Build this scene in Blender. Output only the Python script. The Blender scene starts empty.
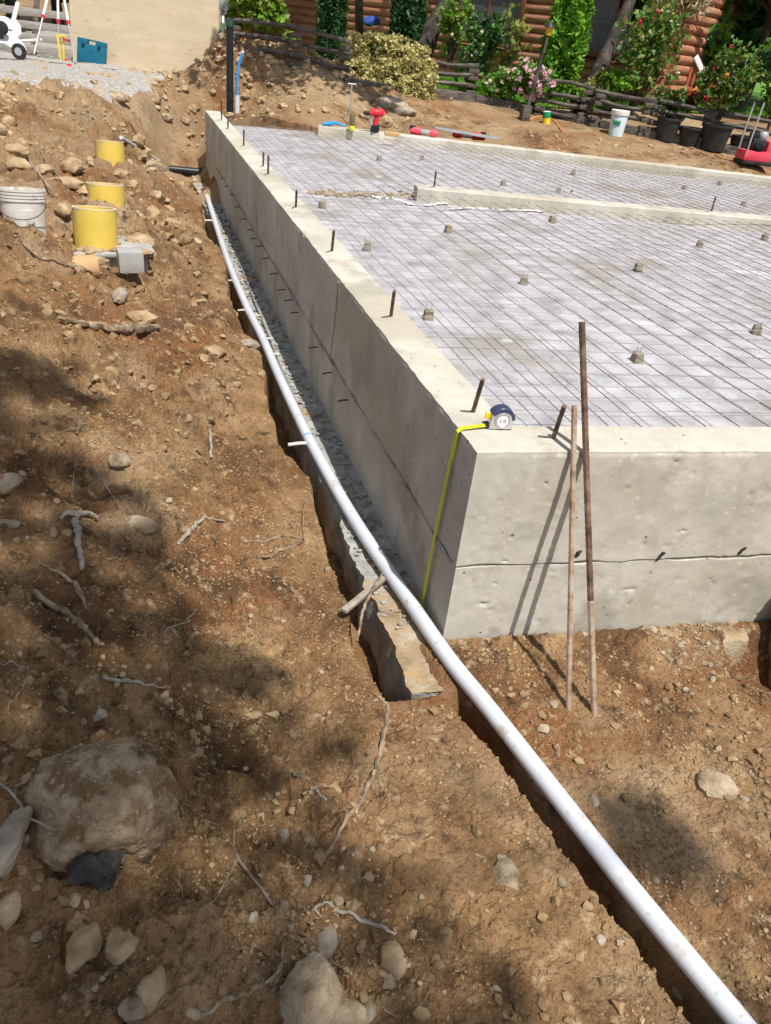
import bpy, bmesh, math, random
import numpy as np
from mathutils import Vector, Matrix
random.seed(7); rng=np.random.default_rng(11)
sc=bpy.context.scene; COL=sc.collection
H=0.9
# ------------------------------------------------------------------ camera
CF=764.723; CY,CP,CR=0.3513310,0.5582277,0.1218429
CC=np.array([-1.1265962,-2.2003649,2.1364145])
_f=np.array([math.sin(CY)*math.cos(CP),math.cos(CY)*math.cos(CP),-math.sin(CP)])
_r=np.array([math.cos(CY),-math.sin(CY),0.]);_u=np.cross(_r,_f)
_R=math.cos(CR)*_r+math.sin(CR)*_u;_U=-math.sin(CR)*_r+math.cos(CR)*_u
def ray(px,py): return _f+_R*((px-385.5)/CF)+_U*((512-py)/CF)
def at(px,py,z):
    d=ray(px,py); return CC+d*((z-CC[2])/d[2])
def atx(px,py,x):
    d=ray(px,py); return CC+d*((x-CC[0])/d[0])
def atd(px,py,dep): return CC+ray(px,py)*dep
def depth(P): return float((np.array(P)-CC)@_f)
cam=bpy.data.cameras.new('camera'); co=bpy.data.objects.new('camera',cam); COL.objects.link(co); sc.camera=co
cam.sensor_fit='VERTICAL'; cam.sensor_height=24; cam.lens=CF*24/1024; cam.clip_start=.05; cam.clip_end=500
M=Matrix(((_R[0],_U[0],-_f[0],CC[0]),(_R[1],_U[1],-_f[1],CC[1]),(_R[2],_U[2],-_f[2],CC[2]),(0,0,0,1)))
co.matrix_world=M
# ------------------------------------------------------------------ light
LD=np.array([-.13,.50,-1.]); LD/=np.linalg.norm(LD)
el=math.asin(-LD[2]); az=math.atan2(-LD[0],-LD[1])   # azimuth of sun from +Y towards +X
sun=bpy.data.lights.new('sun','SUN'); sun.energy=4.5; sun.angle=math.radians(.53); sun.color=(1,.95,.87)
so=bpy.data.objects.new('sun',sun); COL.objects.link(so); so.rotation_mode='QUATERNION'
so.rotation_quaternion=Vector(LD).to_track_quat('-Z','Y'); so.location=(2,-8,16)
w=bpy.data.worlds.new('World'); sc.world=w; w.use_nodes=True
nt=w.node_tree; nt.nodes.clear()
sky=nt.nodes.new('ShaderNodeTexSky'); sky.sky_type='NISHITA'; sky.sun_disc=False
sky.sun_elevation=el; sky.sun_rotation=az
bg=nt.nodes.new('ShaderNodeBackground'); bg.inputs[1].default_value=.10
ow=nt.nodes.new('ShaderNodeOutputWorld'); hs=nt.nodes.new('ShaderNodeHueSaturation'); hs.inputs['Saturation'].default_value=.42; nt.links.new(sky.outputs[0],hs.inputs['Color']); nt.links.new(hs.outputs[0],bg.inputs[0]); nt.links.new(bg.outputs[0],ow.inputs[0])
sc.view_settings.view_transform='Standard'; sc.view_settings.look='None'; sc.view_settings.exposure=.38; sc.view_settings.gamma=1
sc.view_settings.use_curve_mapping=False
# ------------------------------------------------------------------ materials
def mat(name,cols,scale=3,rough=.85,bump=0,bscale=40,stretch=None,detail=6,metal=0,spec=.3,trans=0,dots=None,coord='Object',bdist=.01,layers=None,pos=None):
    """cols: colours run through a noise ramp; layers: [(scale,colour,lo,hi)] further noise-masked tints"""
    m=bpy.data.materials.new(name); m.use_nodes=True; t=m.node_tree; N=t.nodes; L=t.links
    b=N['Principled BSDF']; b.inputs['Roughness'].default_value=rough; b.inputs['Metallic'].default_value=metal
    b.inputs['Specular IOR Level'].default_value=spec
    tc=N.new('ShaderNodeTexCoord'); src=tc.outputs[coord]
    if stretch:
        mp=N.new('ShaderNodeMapping'); mp.inputs['Scale'].default_value=stretch; L.new(src,mp.inputs[0]); src=mp.outputs[0]
    def noise(s,d=detail):
        n=N.new('ShaderNodeTexNoise'); n.inputs['Scale'].default_value=s; n.inputs['Detail'].default_value=d; n.inputs['Roughness'].default_value=.6
        L.new(src,n.inputs['Vector']); return n.outputs[0]
    if len(cols)==1: cur=None; b.inputs['Base Color'].default_value=(*cols[0],1)
    else:
        r=N.new('ShaderNodeValToRGB'); e=r.color_ramp.elements; k=len(cols)
        while len(e)<k: e.new(.5)
        for i,c in enumerate(cols):
            e[i].position=(pos[i] if pos else .33+.34*i/(k-1)); e[i].color=(*c,1)
        L.new(noise(scale),r.inputs[0]); cur=r.outputs[0]
    for (s,c,lo,hi) in (layers or []):
        mr=N.new('ShaderNodeMapRange'); mr.inputs[1].default_value=lo; mr.inputs[2].default_value=hi; L.new(noise(s),mr.inputs[0])
        mx=N.new('ShaderNodeMix'); mx.data_type='RGBA'; L.new(mr.outputs[0],mx.inputs[0])
        if cur is None: mx.inputs[6].default_value=(*cols[0],1)
        else: L.new(cur,mx.inputs[6])
        mx.inputs[7].default_value=(*c,1); cur=mx.outputs[2]
    if dots:   # small dark pits: (scale, radius, colour, density)
        s,rad,c,dn=dots
        v=N.new('ShaderNodeTexVoronoi'); v.inputs['Scale'].default_value=s; L.new(src,v.inputs['Vector'])
        a=N.new('ShaderNodeMath'); a.operation='LESS_THAN'; a.inputs[1].default_value=rad; L.new(v.outputs['Distance'],a.inputs[0])
        sp=N.new('ShaderNodeSeparateColor'); L.new(v.outputs['Color'],sp.inputs[0])
        a2=N.new('ShaderNodeMath'); a2.operation='LESS_THAN'; a2.inputs[1].default_value=dn; L.new(sp.outputs[0],a2.inputs[0])
        a3=N.new('ShaderNodeMath'); a3.operation='MULTIPLY'; L.new(a.outputs[0],a3.inputs[0]); L.new(a2.outputs[0],a3.inputs[1])
        mx=N.new('ShaderNodeMix'); mx.data_type='RGBA'; L.new(a3.outputs[0],mx.inputs[0])
        if cur is None: mx.inputs[6].default_value=(*cols[0],1)
        else: L.new(cur,mx.inputs[6])
        mx.inputs[7].default_value=(*c,1); cur=mx.outputs[2]
    if cur is not None: L.new(cur,b.inputs['Base Color'])
    if bump:
        bp=N.new('ShaderNodeBump'); bp.inputs['Strength'].default_value=bump; bp.inputs['Distance'].default_value=bdist
        L.new(noise(bscale,8),bp.inputs['Height']); L.new(bp.outputs[0],b.inputs['Normal'])
    if trans:
        out=N['Material Output']; tr=N.new('ShaderNodeBsdfTranslucent')
        if cur is not None: L.new(cur,tr.inputs[0])
        else: tr.inputs[0].default_value=(*cols[0],1)
        ms=N.new('ShaderNodeMixShader'); ms.inputs[0].default_value=trans; L.new(b.outputs[0],ms.inputs[1]); L.new(tr.outputs[0],ms.inputs[2]); L.new(ms.outputs[0],out.inputs[0])
    return m
def leafmat(name,c,rough=.55,trans=.30):
    c=tuple(x*1.3 for x in c)
    a=tuple(x*.6 for x in c); z=tuple(min(1,x*1.5) for x in c)
    return mat(name,[a,c,z],scale=5,rough=rough,trans=trans,detail=3,spec=.35)
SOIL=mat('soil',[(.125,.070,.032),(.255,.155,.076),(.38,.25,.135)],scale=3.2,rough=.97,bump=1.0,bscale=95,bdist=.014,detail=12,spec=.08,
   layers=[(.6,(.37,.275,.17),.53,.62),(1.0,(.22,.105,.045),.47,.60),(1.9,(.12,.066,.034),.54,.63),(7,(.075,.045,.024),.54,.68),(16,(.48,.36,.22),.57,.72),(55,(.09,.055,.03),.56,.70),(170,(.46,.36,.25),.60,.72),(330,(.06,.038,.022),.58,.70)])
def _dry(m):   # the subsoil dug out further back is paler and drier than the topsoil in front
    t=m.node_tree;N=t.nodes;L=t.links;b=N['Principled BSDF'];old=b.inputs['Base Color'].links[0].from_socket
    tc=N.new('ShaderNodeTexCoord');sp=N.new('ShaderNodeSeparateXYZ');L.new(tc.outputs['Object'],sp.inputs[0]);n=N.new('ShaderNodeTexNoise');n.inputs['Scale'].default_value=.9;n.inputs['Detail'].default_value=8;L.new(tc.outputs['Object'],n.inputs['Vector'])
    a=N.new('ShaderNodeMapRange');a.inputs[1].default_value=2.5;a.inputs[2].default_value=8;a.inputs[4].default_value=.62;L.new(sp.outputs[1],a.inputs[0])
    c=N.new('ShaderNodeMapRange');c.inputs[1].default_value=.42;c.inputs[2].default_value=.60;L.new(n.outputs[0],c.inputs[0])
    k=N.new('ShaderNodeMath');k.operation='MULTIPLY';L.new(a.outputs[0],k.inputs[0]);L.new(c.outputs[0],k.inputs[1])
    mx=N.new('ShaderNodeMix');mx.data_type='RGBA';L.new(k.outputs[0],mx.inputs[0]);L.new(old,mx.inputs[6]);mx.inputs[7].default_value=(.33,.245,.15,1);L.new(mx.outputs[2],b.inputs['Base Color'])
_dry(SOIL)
CLOD=mat('clod',[(.13,.085,.042),(.27,.185,.10),(.42,.31,.185)],scale=9,rough=.95,bump=.6,bscale=90,spec=.1)
CLODL=mat('pale_clod',[(.22,.15,.08),(.37,.27,.16),(.50,.38,.25)],scale=8,rough=.95,bump=.8,bscale=60,spec=.1)
GRAV=mat('gravel',[(.15,.11,.07),(.29,.225,.15),(.41,.35,.27)],scale=11,rough=.85,bump=.3,bscale=90)
ROCK=mat('rock',[(.20,.15,.095),(.36,.28,.19),(.46,.38,.28)],scale=12,rough=.92,bump=1,bscale=90,detail=12,layers=[(9,(.12,.075,.04),.52,.66),(60,(.45,.38,.3),.6,.72)],spec=.15)
ROCKB=mat('dusty_boulder',[(.21,.145,.085),(.37,.275,.175),(.46,.36,.245)],scale=11,rough=.95,bump=1,bscale=120,bdist=.012,detail=12,spec=.08,layers=[(6,(.13,.08,.045),.55,.64),(13,(.20,.125,.065),.50,.62),(70,(.52,.44,.33),.58,.70),(150,(.14,.09,.05),.6,.7)])
ROCKG=mat('grey_rock',[(.19,.15,.11),(.31,.26,.20),(.41,.36,.29)],scale=12,rough=.85,bump=.5,bscale=50,spec=.2)
ROCKD=mat('dark_rock',[(.018,.016,.014),(.045,.040,.035),(.09,.08,.07)],scale=14,rough=.8,bump=.8,bscale=40)
ROAD=mat('gravel_surface',[(.20,.185,.165),(.32,.305,.285),(.44,.42,.40)],scale=26,rough=.9,bump=.7,bscale=70,layers=[(1.6,(.36,.27,.18),.52,.66)])
CONC=mat('concrete',[(.40,.375,.325),(.50,.47,.41),(.57,.545,.485)],scale=2.2,rough=.85,bump=.25,bscale=60,bdist=.004,detail=9,
   layers=[(.9,(.42,.385,.31),.50,.60),(2.3,(.36,.335,.275),.54,.64),(7,(.37,.34,.28),.56,.72),(30,(.60,.58,.53),.6,.75),(55,(.30,.28,.24),.63,.72)],dots=(24,.15,(.16,.145,.12),.055),spec=.2)
FOOTT=mat('stained_footing',[(.22,.155,.09),(.34,.26,.17),(.43,.38,.30)],scale=7,rough=.95,bump=1,bscale=60,layers=[(16,(.40,.27,.13),.52,.66)],spec=.1)
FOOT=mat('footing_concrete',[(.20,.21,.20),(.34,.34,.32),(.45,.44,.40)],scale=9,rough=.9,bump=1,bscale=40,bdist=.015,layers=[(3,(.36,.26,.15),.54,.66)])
SLAB=mat('vapour_sheet',[(.27,.265,.285),(.385,.38,.405),(.48,.475,.505)],scale=6,rough=.6,bump=.35,bscale=30,detail=12,
   layers=[(1.1,(.25,.235,.205),.53,.68),(9,(.45,.45,.49),.58,.72),(2.2,(.52,.52,.54),.62,.70),(38,(.19,.18,.175),.60,.72)],spec=.25)
STEEL=mat('mesh_wire',[(.12,.07,.04),(.24,.15,.09)],scale=8,rough=.7,metal=.2)
STEEL2=mat('grey_wire',[(.22,.20,.19),(.32,.29,.27)],scale=8,rough=.6,metal=.3)
REBAR=mat('rusty_rebar',[(.055,.032,.024),(.13,.078,.055),(.23,.155,.11)],scale=22,rough=.8,bump=.5,bscale=120)
REBARG=mat('dusty_rebar',[(.20,.12,.08),(.34,.25,.18),(.42,.36,.30)],scale=18,rough=.85,bump=.4,bscale=120)
PVC=mat('white_pvc',[(.52,.55,.62),(.60,.63,.69)],scale=3,rough=.35,spec=.45,layers=[(6,(.44,.40,.34),.60,.70),(22,(.42,.37,.30),.62,.70),(60,(.48,.44,.38),.62,.70)],bump=.06)
BLUE=mat('blue_plastic',[(.02,.25,.62),(.03,.31,.70)],scale=4,rough=.4)
BLUED=mat('teal_case',[(.006,.10,.17),(.01,.135,.21)],scale=6,rough=.45)
ABS=mat('black_plastic',[(.010,.011,.014),(.02,.022,.027)],scale=9,rough=.4)
YELP=mat('yellow_pipe',[(.58,.42,.07),(.68,.51,.10)],scale=5,rough=.7,layers=[(5,(.40,.33,.19),.54,.64),(30,(.45,.36,.2),.62,.70)])
RIMY=mat('pipe_rim',[(.62,.52,.28),(.72,.62,.4)],scale=9)
YEL=mat('yellow_paint',[(.80,.56,.02),(.85,.62,.03)],scale=3,rough=.4)
LIME=mat('tape_blade',[(.52,.56,.02),(.62,.66,.03)],scale=8,rough=.4)
CHROME=mat('tape_chrome',[(.55,.55,.56),(.75,.75,.76)],scale=5,rough=.22,metal=.85)
NAVY=mat('navy_rubber',[(.03,.04,.09),(.05,.06,.13)],scale=5,rough=.35)
RED=mat('red_plastic',[(.55,.02,.03),(.70,.035,.05)],scale=4,rough=.4)
PINK=mat('pink_red',[(.72,.06,.10),(.80,.09,.13)],scale=4,rough=.45)
DARK=mat('dark_metal',[(.02,.02,.02),(.05,.05,.05)],scale=9,rough=.5,metal=.3)
GREYM=mat('grey_metal',[(.40,.41,.43),(.52,.53,.55)],scale=7,rough=.4,metal=.5)
WHITE=mat('white_paint',[(.68,.68,.68),(.8,.8,.8)],scale=5,rough=.5)
BUCK=mat('grimy_white_plastic',[(.50,.48,.43),(.66,.65,.62)],scale=7,rough=.6,layers=[(10,(.40,.31,.21),.56,.68)])
BUCKW=mat('pale_plastic',[(.52,.64,.72),(.62,.73,.79)],scale=4,rough=.5)
GREEN=mat('green_paint',[(.01,.22,.09),(.02,.30,.12)],scale=5,rough=.5)
PLY=mat('plywood',[(.50,.41,.28),(.54,.45,.315),(.58,.485,.345)],scale=2.2,rough=.8,stretch=(1,1,4),detail=7,layers=[(5,(.47,.33,.17),.58,.72)],bump=.1)
WOODG=mat('weathered_wood',[(.045,.038,.033),(.10,.088,.075),(.17,.15,.125)],scale=5,rough=.9,stretch=(1,1,6),bump=.5,bscale=30)
WOODS=mat('grey_stake_wood',[(.22,.19,.155),(.37,.335,.285)],scale=20,rough=.85,bump=.3)
ROOTM=mat('root_bark',[(.12,.08,.05),(.25,.185,.12),(.36,.285,.205)],scale=25,rough=.9,bump=.5,bscale=80)
LOGM=mat('stained_log',[(.27,.11,.062),(.40,.18,.105),(.48,.24,.15)],scale=3,rough=.6,stretch=(1,1,7),layers=[(6,(.17,.055,.03),.56,.7)],bump=.15)
LOGE=mat('log_end',[(.42,.22,.11),(.55,.33,.18)],scale=12,rough=.75)
TRIM=mat('brown_trim',[(.15,.055,.035),(.21,.08,.05)],scale=4,rough=.6)
GLASS=mat('dark_glass',[(.012,.014,.016),(.03,.033,.036)],scale=1.5,rough=.08,spec=.6)
BLIND=mat('window_blind',[(.10,.10,.105),(.15,.15,.155)],scale=2,rough=.5,stretch=(1,1,20))
ROOF=mat('roof_shingle',[(.05,.045,.04),(.09,.08,.07)],scale=14,rough=.95)
BARK=mat('bark',[(.022,.018,.015),(.055,.045,.037),(.11,.095,.08)],scale=7,rough=.95,stretch=(1,1,.35),bump=1,bscale=26,bdist=.03)
LAWN=mat('lawn_soil',[(.07,.17,.015),(.11,.24,.025)],scale=4,rough=.9)
GRASS=mat('grass_blade',[(.12,.29,.02),(.18,.38,.04)],scale=3,rough=.6,trans=.3)
BLACKPOT=mat('pot_plastic',[(.018,.018,.018),(.045,.042,.04)],scale=6,rough=.6)
STONEW=mat('stacked_wood',[(.07,.055,.045),(.13,.11,.09)],scale=9,rough=.9,bump=.6)
HEDGE=mat('variegated_leaf',[(.34,.31,.09),(.52,.47,.19),(.62,.57,.30)],scale=12,rough=.6,trans=.25)
LG1=leafmat('bright_leaf',(.12,.24,.02)); LG2=leafmat('mid_leaf',(.06,.15,.025)); LG3=leafmat('dark_leaf',(.025,.07,.02)); LG4=leafmat('olive_leaf',(.14,.17,.03))
LG5=leafmat('cedar_leaf',(.11,.25,.018)); LG6=leafmat('blue_green_leaf',(.05,.13,.06))
PETP=mat('pink_petal',[(.72,.36,.46),(.8,.55,.62)],scale=6,rough=.6,trans=.3); PETR=mat('red_petal',[(.60,.02,.08),(.7,.05,.14)],scale=6,rough=.6,trans=.3)
PETW=mat('cream_petal',[(.75,.62,.42),(.8,.74,.62)],scale=6,rough=.6,trans=.3); ORAN=mat('orange_petal',[(.7,.2,.03),(.75,.3,.06)],scale=6,rough=.6)
STRAW=mat('dry_needles',[(.32,.25,.14),(.48,.40,.25)],scale=8,rough=.8,trans=.2)
# ------------------------------------------------------------------ noise
def _h(ix,iy,iz,s):
    n=(ix.astype(np.int64)*374761393+iy.astype(np.int64)*668265263+iz.astype(np.int64)*2147483647+s*1274126177)&0xffffffff
    n=((n^(n>>13))*1274126177)&0xffffffff; n=((n^(n>>16))*2246822519)&0xffffffff
    return ((n^(n>>15))&0xffff)/65535.
def vn(x,y,z=0,s=0):
    x=np.asarray(x,float);y=np.asarray(y,float);z=np.asarray(z,float)+0*x
    ix=np.floor(x);iy=np.floor(y);iz=np.floor(z);fx=x-ix;fy=y-iy;fz=z-iz
    fx=fx*fx*(3-2*fx);fy=fy*fy*(3-2*fy);fz=fz*fz*(3-2*fz);o=0
    for a in(0,1):
        for b in(0,1):
            for c in(0,1):
                o=o+_h(ix+a,iy+b,iz+c,s)*(fx if a else 1-fx)*(fy if b else 1-fy)*(fz if c else 1-fz)
    return o*2-1
def fbm(x,y,z=0,o=4,s=0,g=.5):
    t=0;a=1.;k=1.
    for i in range(o): t=t+a*vn(x*k,y*k,np.asarray(z)*k,s+i*17); a*=g;k*=2.03
    return t
def clods(x,y,size,seed,keep=.5):
    """embedded lumps: rounded, facetted bumps on a jittered grid, height in 0..1"""
    u=x/size;v=y/size;iu=np.floor(u);iv=np.floor(v);o=np.zeros(np.shape(u))
    for a in(-1,0,1):
        for b in(-1,0,1):
            cx_=iu+a;cy_=iv+b;z0=0*cx_
            jx=_h(cx_,cy_,z0,seed);jy=_h(cx_,cy_,z0+1,seed);k=_h(cx_,cy_,z0+2,seed);rr=.28+.42*_h(cx_,cy_,z0+3,seed);an=_h(cx_,cy_,z0+4,seed)*6.28
            dx=u-(cx_+jx);dy=v-(cy_+jy);c=np.cos(an);s_=np.sin(an);p=(dx*c+dy*s_)/rr;q=(-dx*s_+dy*c)/(rr*.7)
            d=np.maximum(np.abs(p)*.55+np.abs(q)*.6,np.sqrt(p*p+q*q)*.85)
            o=np.maximum(o,np.where(k<keep,np.clip(1-d**3,0,1)**.6*(.45+.55*k/keep)*rr/.7,0))
    return o
# ------------------------------------------------------------------ object helpers
def tag(o,label=None,cat=None,group=None,kind=None):
    if label:o['label']=label
    if cat:o['category']=cat
    if group:o['group']=group
    if kind:o['kind']=kind
    return o
def empty(name,loc,label,cat,group=None):
    o=bpy.data.objects.new(name,None); o.empty_display_size=.1; o.location=[float(v) for v in loc]; COL.objects.link(o); tag(o,label,cat,group); return o
def frame(t):
    t=np.array(t,float);t/=np.linalg.norm(t); a=np.array([0,0,1.]) if abs(t[2])<.9 else np.array([1.,0,0])
    u=np.cross(a,t);u/=np.linalg.norm(u); return u,np.cross(t,u)
ICO={}
def ico(n):
    if n not in ICO:
        bm=bmesh.new(); bmesh.ops.create_icosphere(bm,subdivisions=n,radius=1); ICO[n]=(np.array([v.co[:] for v in bm.verts]),[tuple(v.index for v in f.verts) for f in bm.faces]); bm.free()
    return ICO[n]
class MB:
    def __init__(s): s.v=[];s.f=[];s.n=0
    def add(s,v,f):
        v=np.asarray(v,float).reshape(-1,3); s.v.append(v); s.f+= [tuple(int(i)+s.n for i in q) for q in f]; s.n+=len(v); return s
    def box(s,c,size,rot=None,bev=.1,rz=0):
        """box with bevelled edges; size full extents"""
        bm=bmesh.new(); bmesh.ops.create_cube(bm,size=1)
        for v in bm.verts: v.co=Vector((v.co.x*size[0],v.co.y*size[1],v.co.z*size[2]))
        if bev: bmesh.ops.bevel(bm,geom=list(bm.edges),offset=min(size)*bev,segments=2,affect='EDGES',profile=.6)
        R=rot if rot is not None else Matrix.Rotation(rz,3,'Z')
        vs=[(R@v.co)+Vector([float(x) for x in c]) for v in bm.verts]; s.add([tuple(v) for v in vs],[[v.index for v in f.verts] for f in bm.faces]); bm.free(); return s
    def bar(s,a,b,w,h,bev=.12,up=(0,0,1)):
        a=np.array(a,float);b=np.array(b,float);d=b-a;L=np.linalg.norm(d);x=d/L;y=np.cross(up,x);y/=np.linalg.norm(y);z=np.cross(x,y)
        return s.box((a+b)/2,(L,w,h),Matrix([[x[i],y[i],z[i]] for i in range(3)]),bev)
    def tube(s,P,r,n=10,cap=True,rough=0,seed=0):
        P=np.array(P,float);k=len(P);r=np.broadcast_to(np.array(r,float),(k,)) if np.ndim(r)<=1 else r
        T=np.gradient(P,axis=0);T/=np.linalg.norm(T,axis=1)[:,None]; u,_=frame(T[0]);vs=[]
        for i in range(k):
            u=u-T[i]*(u@T[i]);u/=np.linalg.norm(u);w_=np.cross(T[i],u)
            a=np.arange(n)*2*np.pi/n; rr=r[i]*(1+(rough*vn(np.cos(a)*1.5+i*.7,np.sin(a)*1.5,seed,seed) if rough else 0))
            vs.append(P[i]+np.outer(np.cos(a)*rr,u)+np.outer(np.sin(a)*rr,w_))
        f=[(i*n+j,i*n+(j+1)%n,(i+1)*n+(j+1)%n,(i+1)*n+j) for i in range(k-1) for j in range(n)]
        if cap: f+=[tuple(range(n))[::-1],tuple((k-1)*n+j for j in range(n))]
        return s.add(np.concatenate(vs),f)
    def lathe(s,prof,n=24,c=(0,0,0),axis=(0,0,1),cap=True):
        u,w_=frame(axis);ax=np.array(axis,float);ax/=np.linalg.norm(ax);a=np.arange(n)*2*np.pi/n;vs=[]
        for (r,z) in prof: vs.append(np.array(c)+ax*z+np.outer(np.cos(a)*r,u)+np.outer(np.sin(a)*r,w_))
        k=len(prof);f=[(i*n+j,i*n+(j+1)%n,(i+1)*n+(j+1)%n,(i+1)*n+j) for i in range(k-1) for j in range(n)]
        if cap: f+=[tuple(range(n))[::-1],tuple((k-1)*n+j for j in range(n))]
        return s.add(np.concatenate(vs),f)
    def rock(s,c,size,seed=0,sub=3,rough=.28,rz=0,flat=0):
        v,f=ico(sub); q=v.copy()
        d=1+rough*fbm(v[:,0]*1.3+seed*3.1,v[:,1]*1.3,v[:,2]*1.3+seed,4,seed,.5)
        q=v*d[:,None]
        rg=np.random.default_rng(seed)
        for k in range(7):     # facets
            n=rg.normal(size=3);n/=np.linalg.norm(n);lim=rg.uniform(.86,1.04) if sub>=5 else rg.uniform(.68,.92);t=q@n;q=q-np.outer(np.maximum(t-lim,0)*.85,n)
        if sub>=4: q=q*(1+.035*fbm(v[:,0]*6+seed,v[:,1]*6,v[:,2]*6,4,seed+5,.6)+.02*np.abs(fbm(v[:,0]*14,v[:,1]*14+seed,v[:,2]*14,3,seed+6)))[:,None]
        q=q*np.array(size)/2; cz,sz=math.cos(rz),math.sin(rz); q=np.stack([q[:,0]*cz-q[:,1]*sz,q[:,0]*sz+q[:,1]*cz,q[:,2]],1)
        return s.add(q+np.array(c),f)
    def leaves(s,P,size,seed=0,aspect=1.7,up=.5):
        """one small pointed quad per point"""
        rg=np.random.default_rng(seed);n=len(P)
        d=rg.normal(size=(n,3));d/=np.linalg.norm(d,axis=1)[:,None]
        nn=rg.normal(size=(n,3));nn[:,2]=np.abs(nn[:,2])+up;e=np.cross(d,nn);e/=np.linalg.norm(e,axis=1)[:,None]
        sz=size*rg.uniform(.6,1.3,n)[:,None]
        a=P-d*sz*.5*aspect;b=P+e*sz*.5;c=P+d*sz*.5*aspect;g=P-e*sz*.5
        v=np.stack([a,b,c,g],1).reshape(-1,3); s.v.append(v); base=s.n; s.f+=[(base+4*i,base+4*i+1,base+4*i+2,base+4*i+3) for i in range(n)]; s.n+=4*n; return s
    def build(s,name,m,parent=None,smooth=True,label=None,cat=None,group=None,kind=None):
        V=np.concatenate(s.v)
        if parent is not None: V=V-np.array(parent.get('_w',parent.location))
        me=bpy.data.meshes.new(name); me.from_pydata(V.tolist(),[],s.f); me.materials.append(m)
        if smooth:
            me.polygons.foreach_set('use_smooth',[True]*len(me.polygons))
            try: me.set_sharp_from_angle(angle=math.radians(38))
            except Exception: pass
        o=bpy.data.objects.new(name,me); COL.objects.link(o)
        if parent is not None: o.parent=parent; o['_w']=[float(x) for x in parent.get('_w',parent.location)]
        return tag(o,label,cat,group,kind)
def copy_tree(o,parent=None):
    c=o.copy(); COL.objects.link(c)
    if parent: c.parent=parent
    for ch in list(o.children): copy_tree(ch,c)
    return c
# ------------------------------------------------------------------ terrain
cps=[ # px,py,z
 (460,720,.0),(540,650,.02),(640,642,.02),(571,715,.0),(598,722,.0),(700,690,.0),(650,780,0),(771,1020,0),(771,850,-.01),(600,1010,.02),(560,900,.02),(500,900,.04),(430,790,.05),(400,850,.09),(310,1000,.17),(150,950,.24),(107,850,.26),(0,1020,.32),(0,850,.36),(0,680,.42),(0,520,.5),
 (100,650,.27),(250,650,.08),(330,690,.0),(250,760,.10),(200,700,.14),(200,560,.16),(200,480,.2),(280,560,.02),(100,480,.36),(100,400,.45),(0,380,.62),(230,420,.14),(240,330,.18),(200,300,.26),(160,330,.38),(200,230,.3),(95,266,.50),(60,250,.62),(22,236,.74),(40,272,.60),(104,214,.61),(150,220,.46),(109,168,.60),(150,180,.5),(190,195,.12),(180,172,.0),(200,160,.05),(160,175,.25),(203,135,.5),(60,190,.70),(0,180,.84),(60,85,1.02),(120,88,1.0),(20,80,1.05),(90,105,.93),(165,140,.52),(185,150,.32),(110,130,.74),(60,118,.84),(0,110,.90),(160,112,.78)]
P=[at(a,b,c) for a,b,c in cps]
P+=[atd(*q) for q in [(75,63,12.9),(0,62,13.1),(140,70,12.9),(208,74,13.4),(235,43,12.6),(214,46,12.6),(275,57,12.5),(250,50,12.4),(300,72,12.5),(180,74,12.7),(325,84,12.4),(350,97,12.5),(40,62,12.5),(100,69,12.4),(60,66,12.2),(150,75,12.4),(400,103,12.8),(672,112,15.5),(340,62,19.0),(615,133,13.5),(755,166,12.5),(560,120,14)]]
P+=[at(a,b,c) for a,b,c in [(245,118,.84),(300,124,.84),(225,125,.84),(195,112,.74),(420,128,.86),(550,140,.88),(650,155,.87),(771,168,.86)]]
P+=[(.0,-3.2,.2),(-1.2,-3,.42),(2,-3,.0),(3,-1,.0),(6,-2,.0),(-3,-4,.6),(-4,0,.9),(-4,4,1.0),(-6,8,1.1),(-1,19,1.1),(3,17,1.15),(-10,20,1.2),(0,40,1.6),(20,40,1.8),(40,40,2),(40,10,1.6),(15,10,1.3),(20,0,.6),(14,4,.8),(-20,0,1.2),(-20,40,1.4),(9,17,1.4),(11,9,1.15),(0,-12,.4),(-12,-12,.8),(25,-12,.3),(12,-6,.2)]
P=np.array([list(map(float,q)) for q in P])
def _phi(d2): return .5*d2*np.log(d2+1e-9)
_K=_phi(((P[:,None,:2]-P[None,:,:2])**2).sum(-1))+np.eye(len(P))*.03
_Q=np.concatenate([np.ones((len(P),1)),P[:,:2]],1)
_A=np.block([[_K,_Q],[_Q.T,np.zeros((3,3))]]); _w=np.linalg.solve(_A,np.concatenate([P[:,2],np.zeros(3)]))
def sm(a,b,x): t=np.clip((x-a)/(b-a),0,1); return t*t*(3-2*t)
HC=at(764,668,-.03)
def G0(x,y):
    x=np.asarray(x,float);y=np.asarray(y,float);o=np.empty(x.shape);ins=(x>_gx0)&(x<_gx1)&(y>_gy0)&(y<_gy1)
    if ins.any():
        u=(x[ins]-_gx0)/_gs;v=(y[ins]-_gy0)/_gs;i=u.astype(int);j=v.astype(int);u=u-i;v=v-j
        o[ins]=_gt[j,i]*(1-u)*(1-v)+_gt[j,i+1]*u*(1-v)+_gt[j+1,i]*(1-u)*v+_gt[j+1,i+1]*u*v
    if (~ins).any(): o[~ins]=G00(x[~ins],y[~ins])
    return o
def G00(x,y):
    x=np.asarray(x,float);y=np.asarray(y,float);sh=x.shape;x=x.ravel();y=y.ravel();o=np.zeros(len(x))
    for i in range(0,len(x),20000):
        a=x[i:i+20000];b=y[i:i+20000]
        d=(a[:,None]-P[None,:,0])**2+(b[:,None]-P[None,:,1])**2
        o[i:i+20000]=_phi(d)@_w[:-3]+_w[-3]+_w[-2]*a+_w[-1]*b
    return o.reshape(sh)
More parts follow.
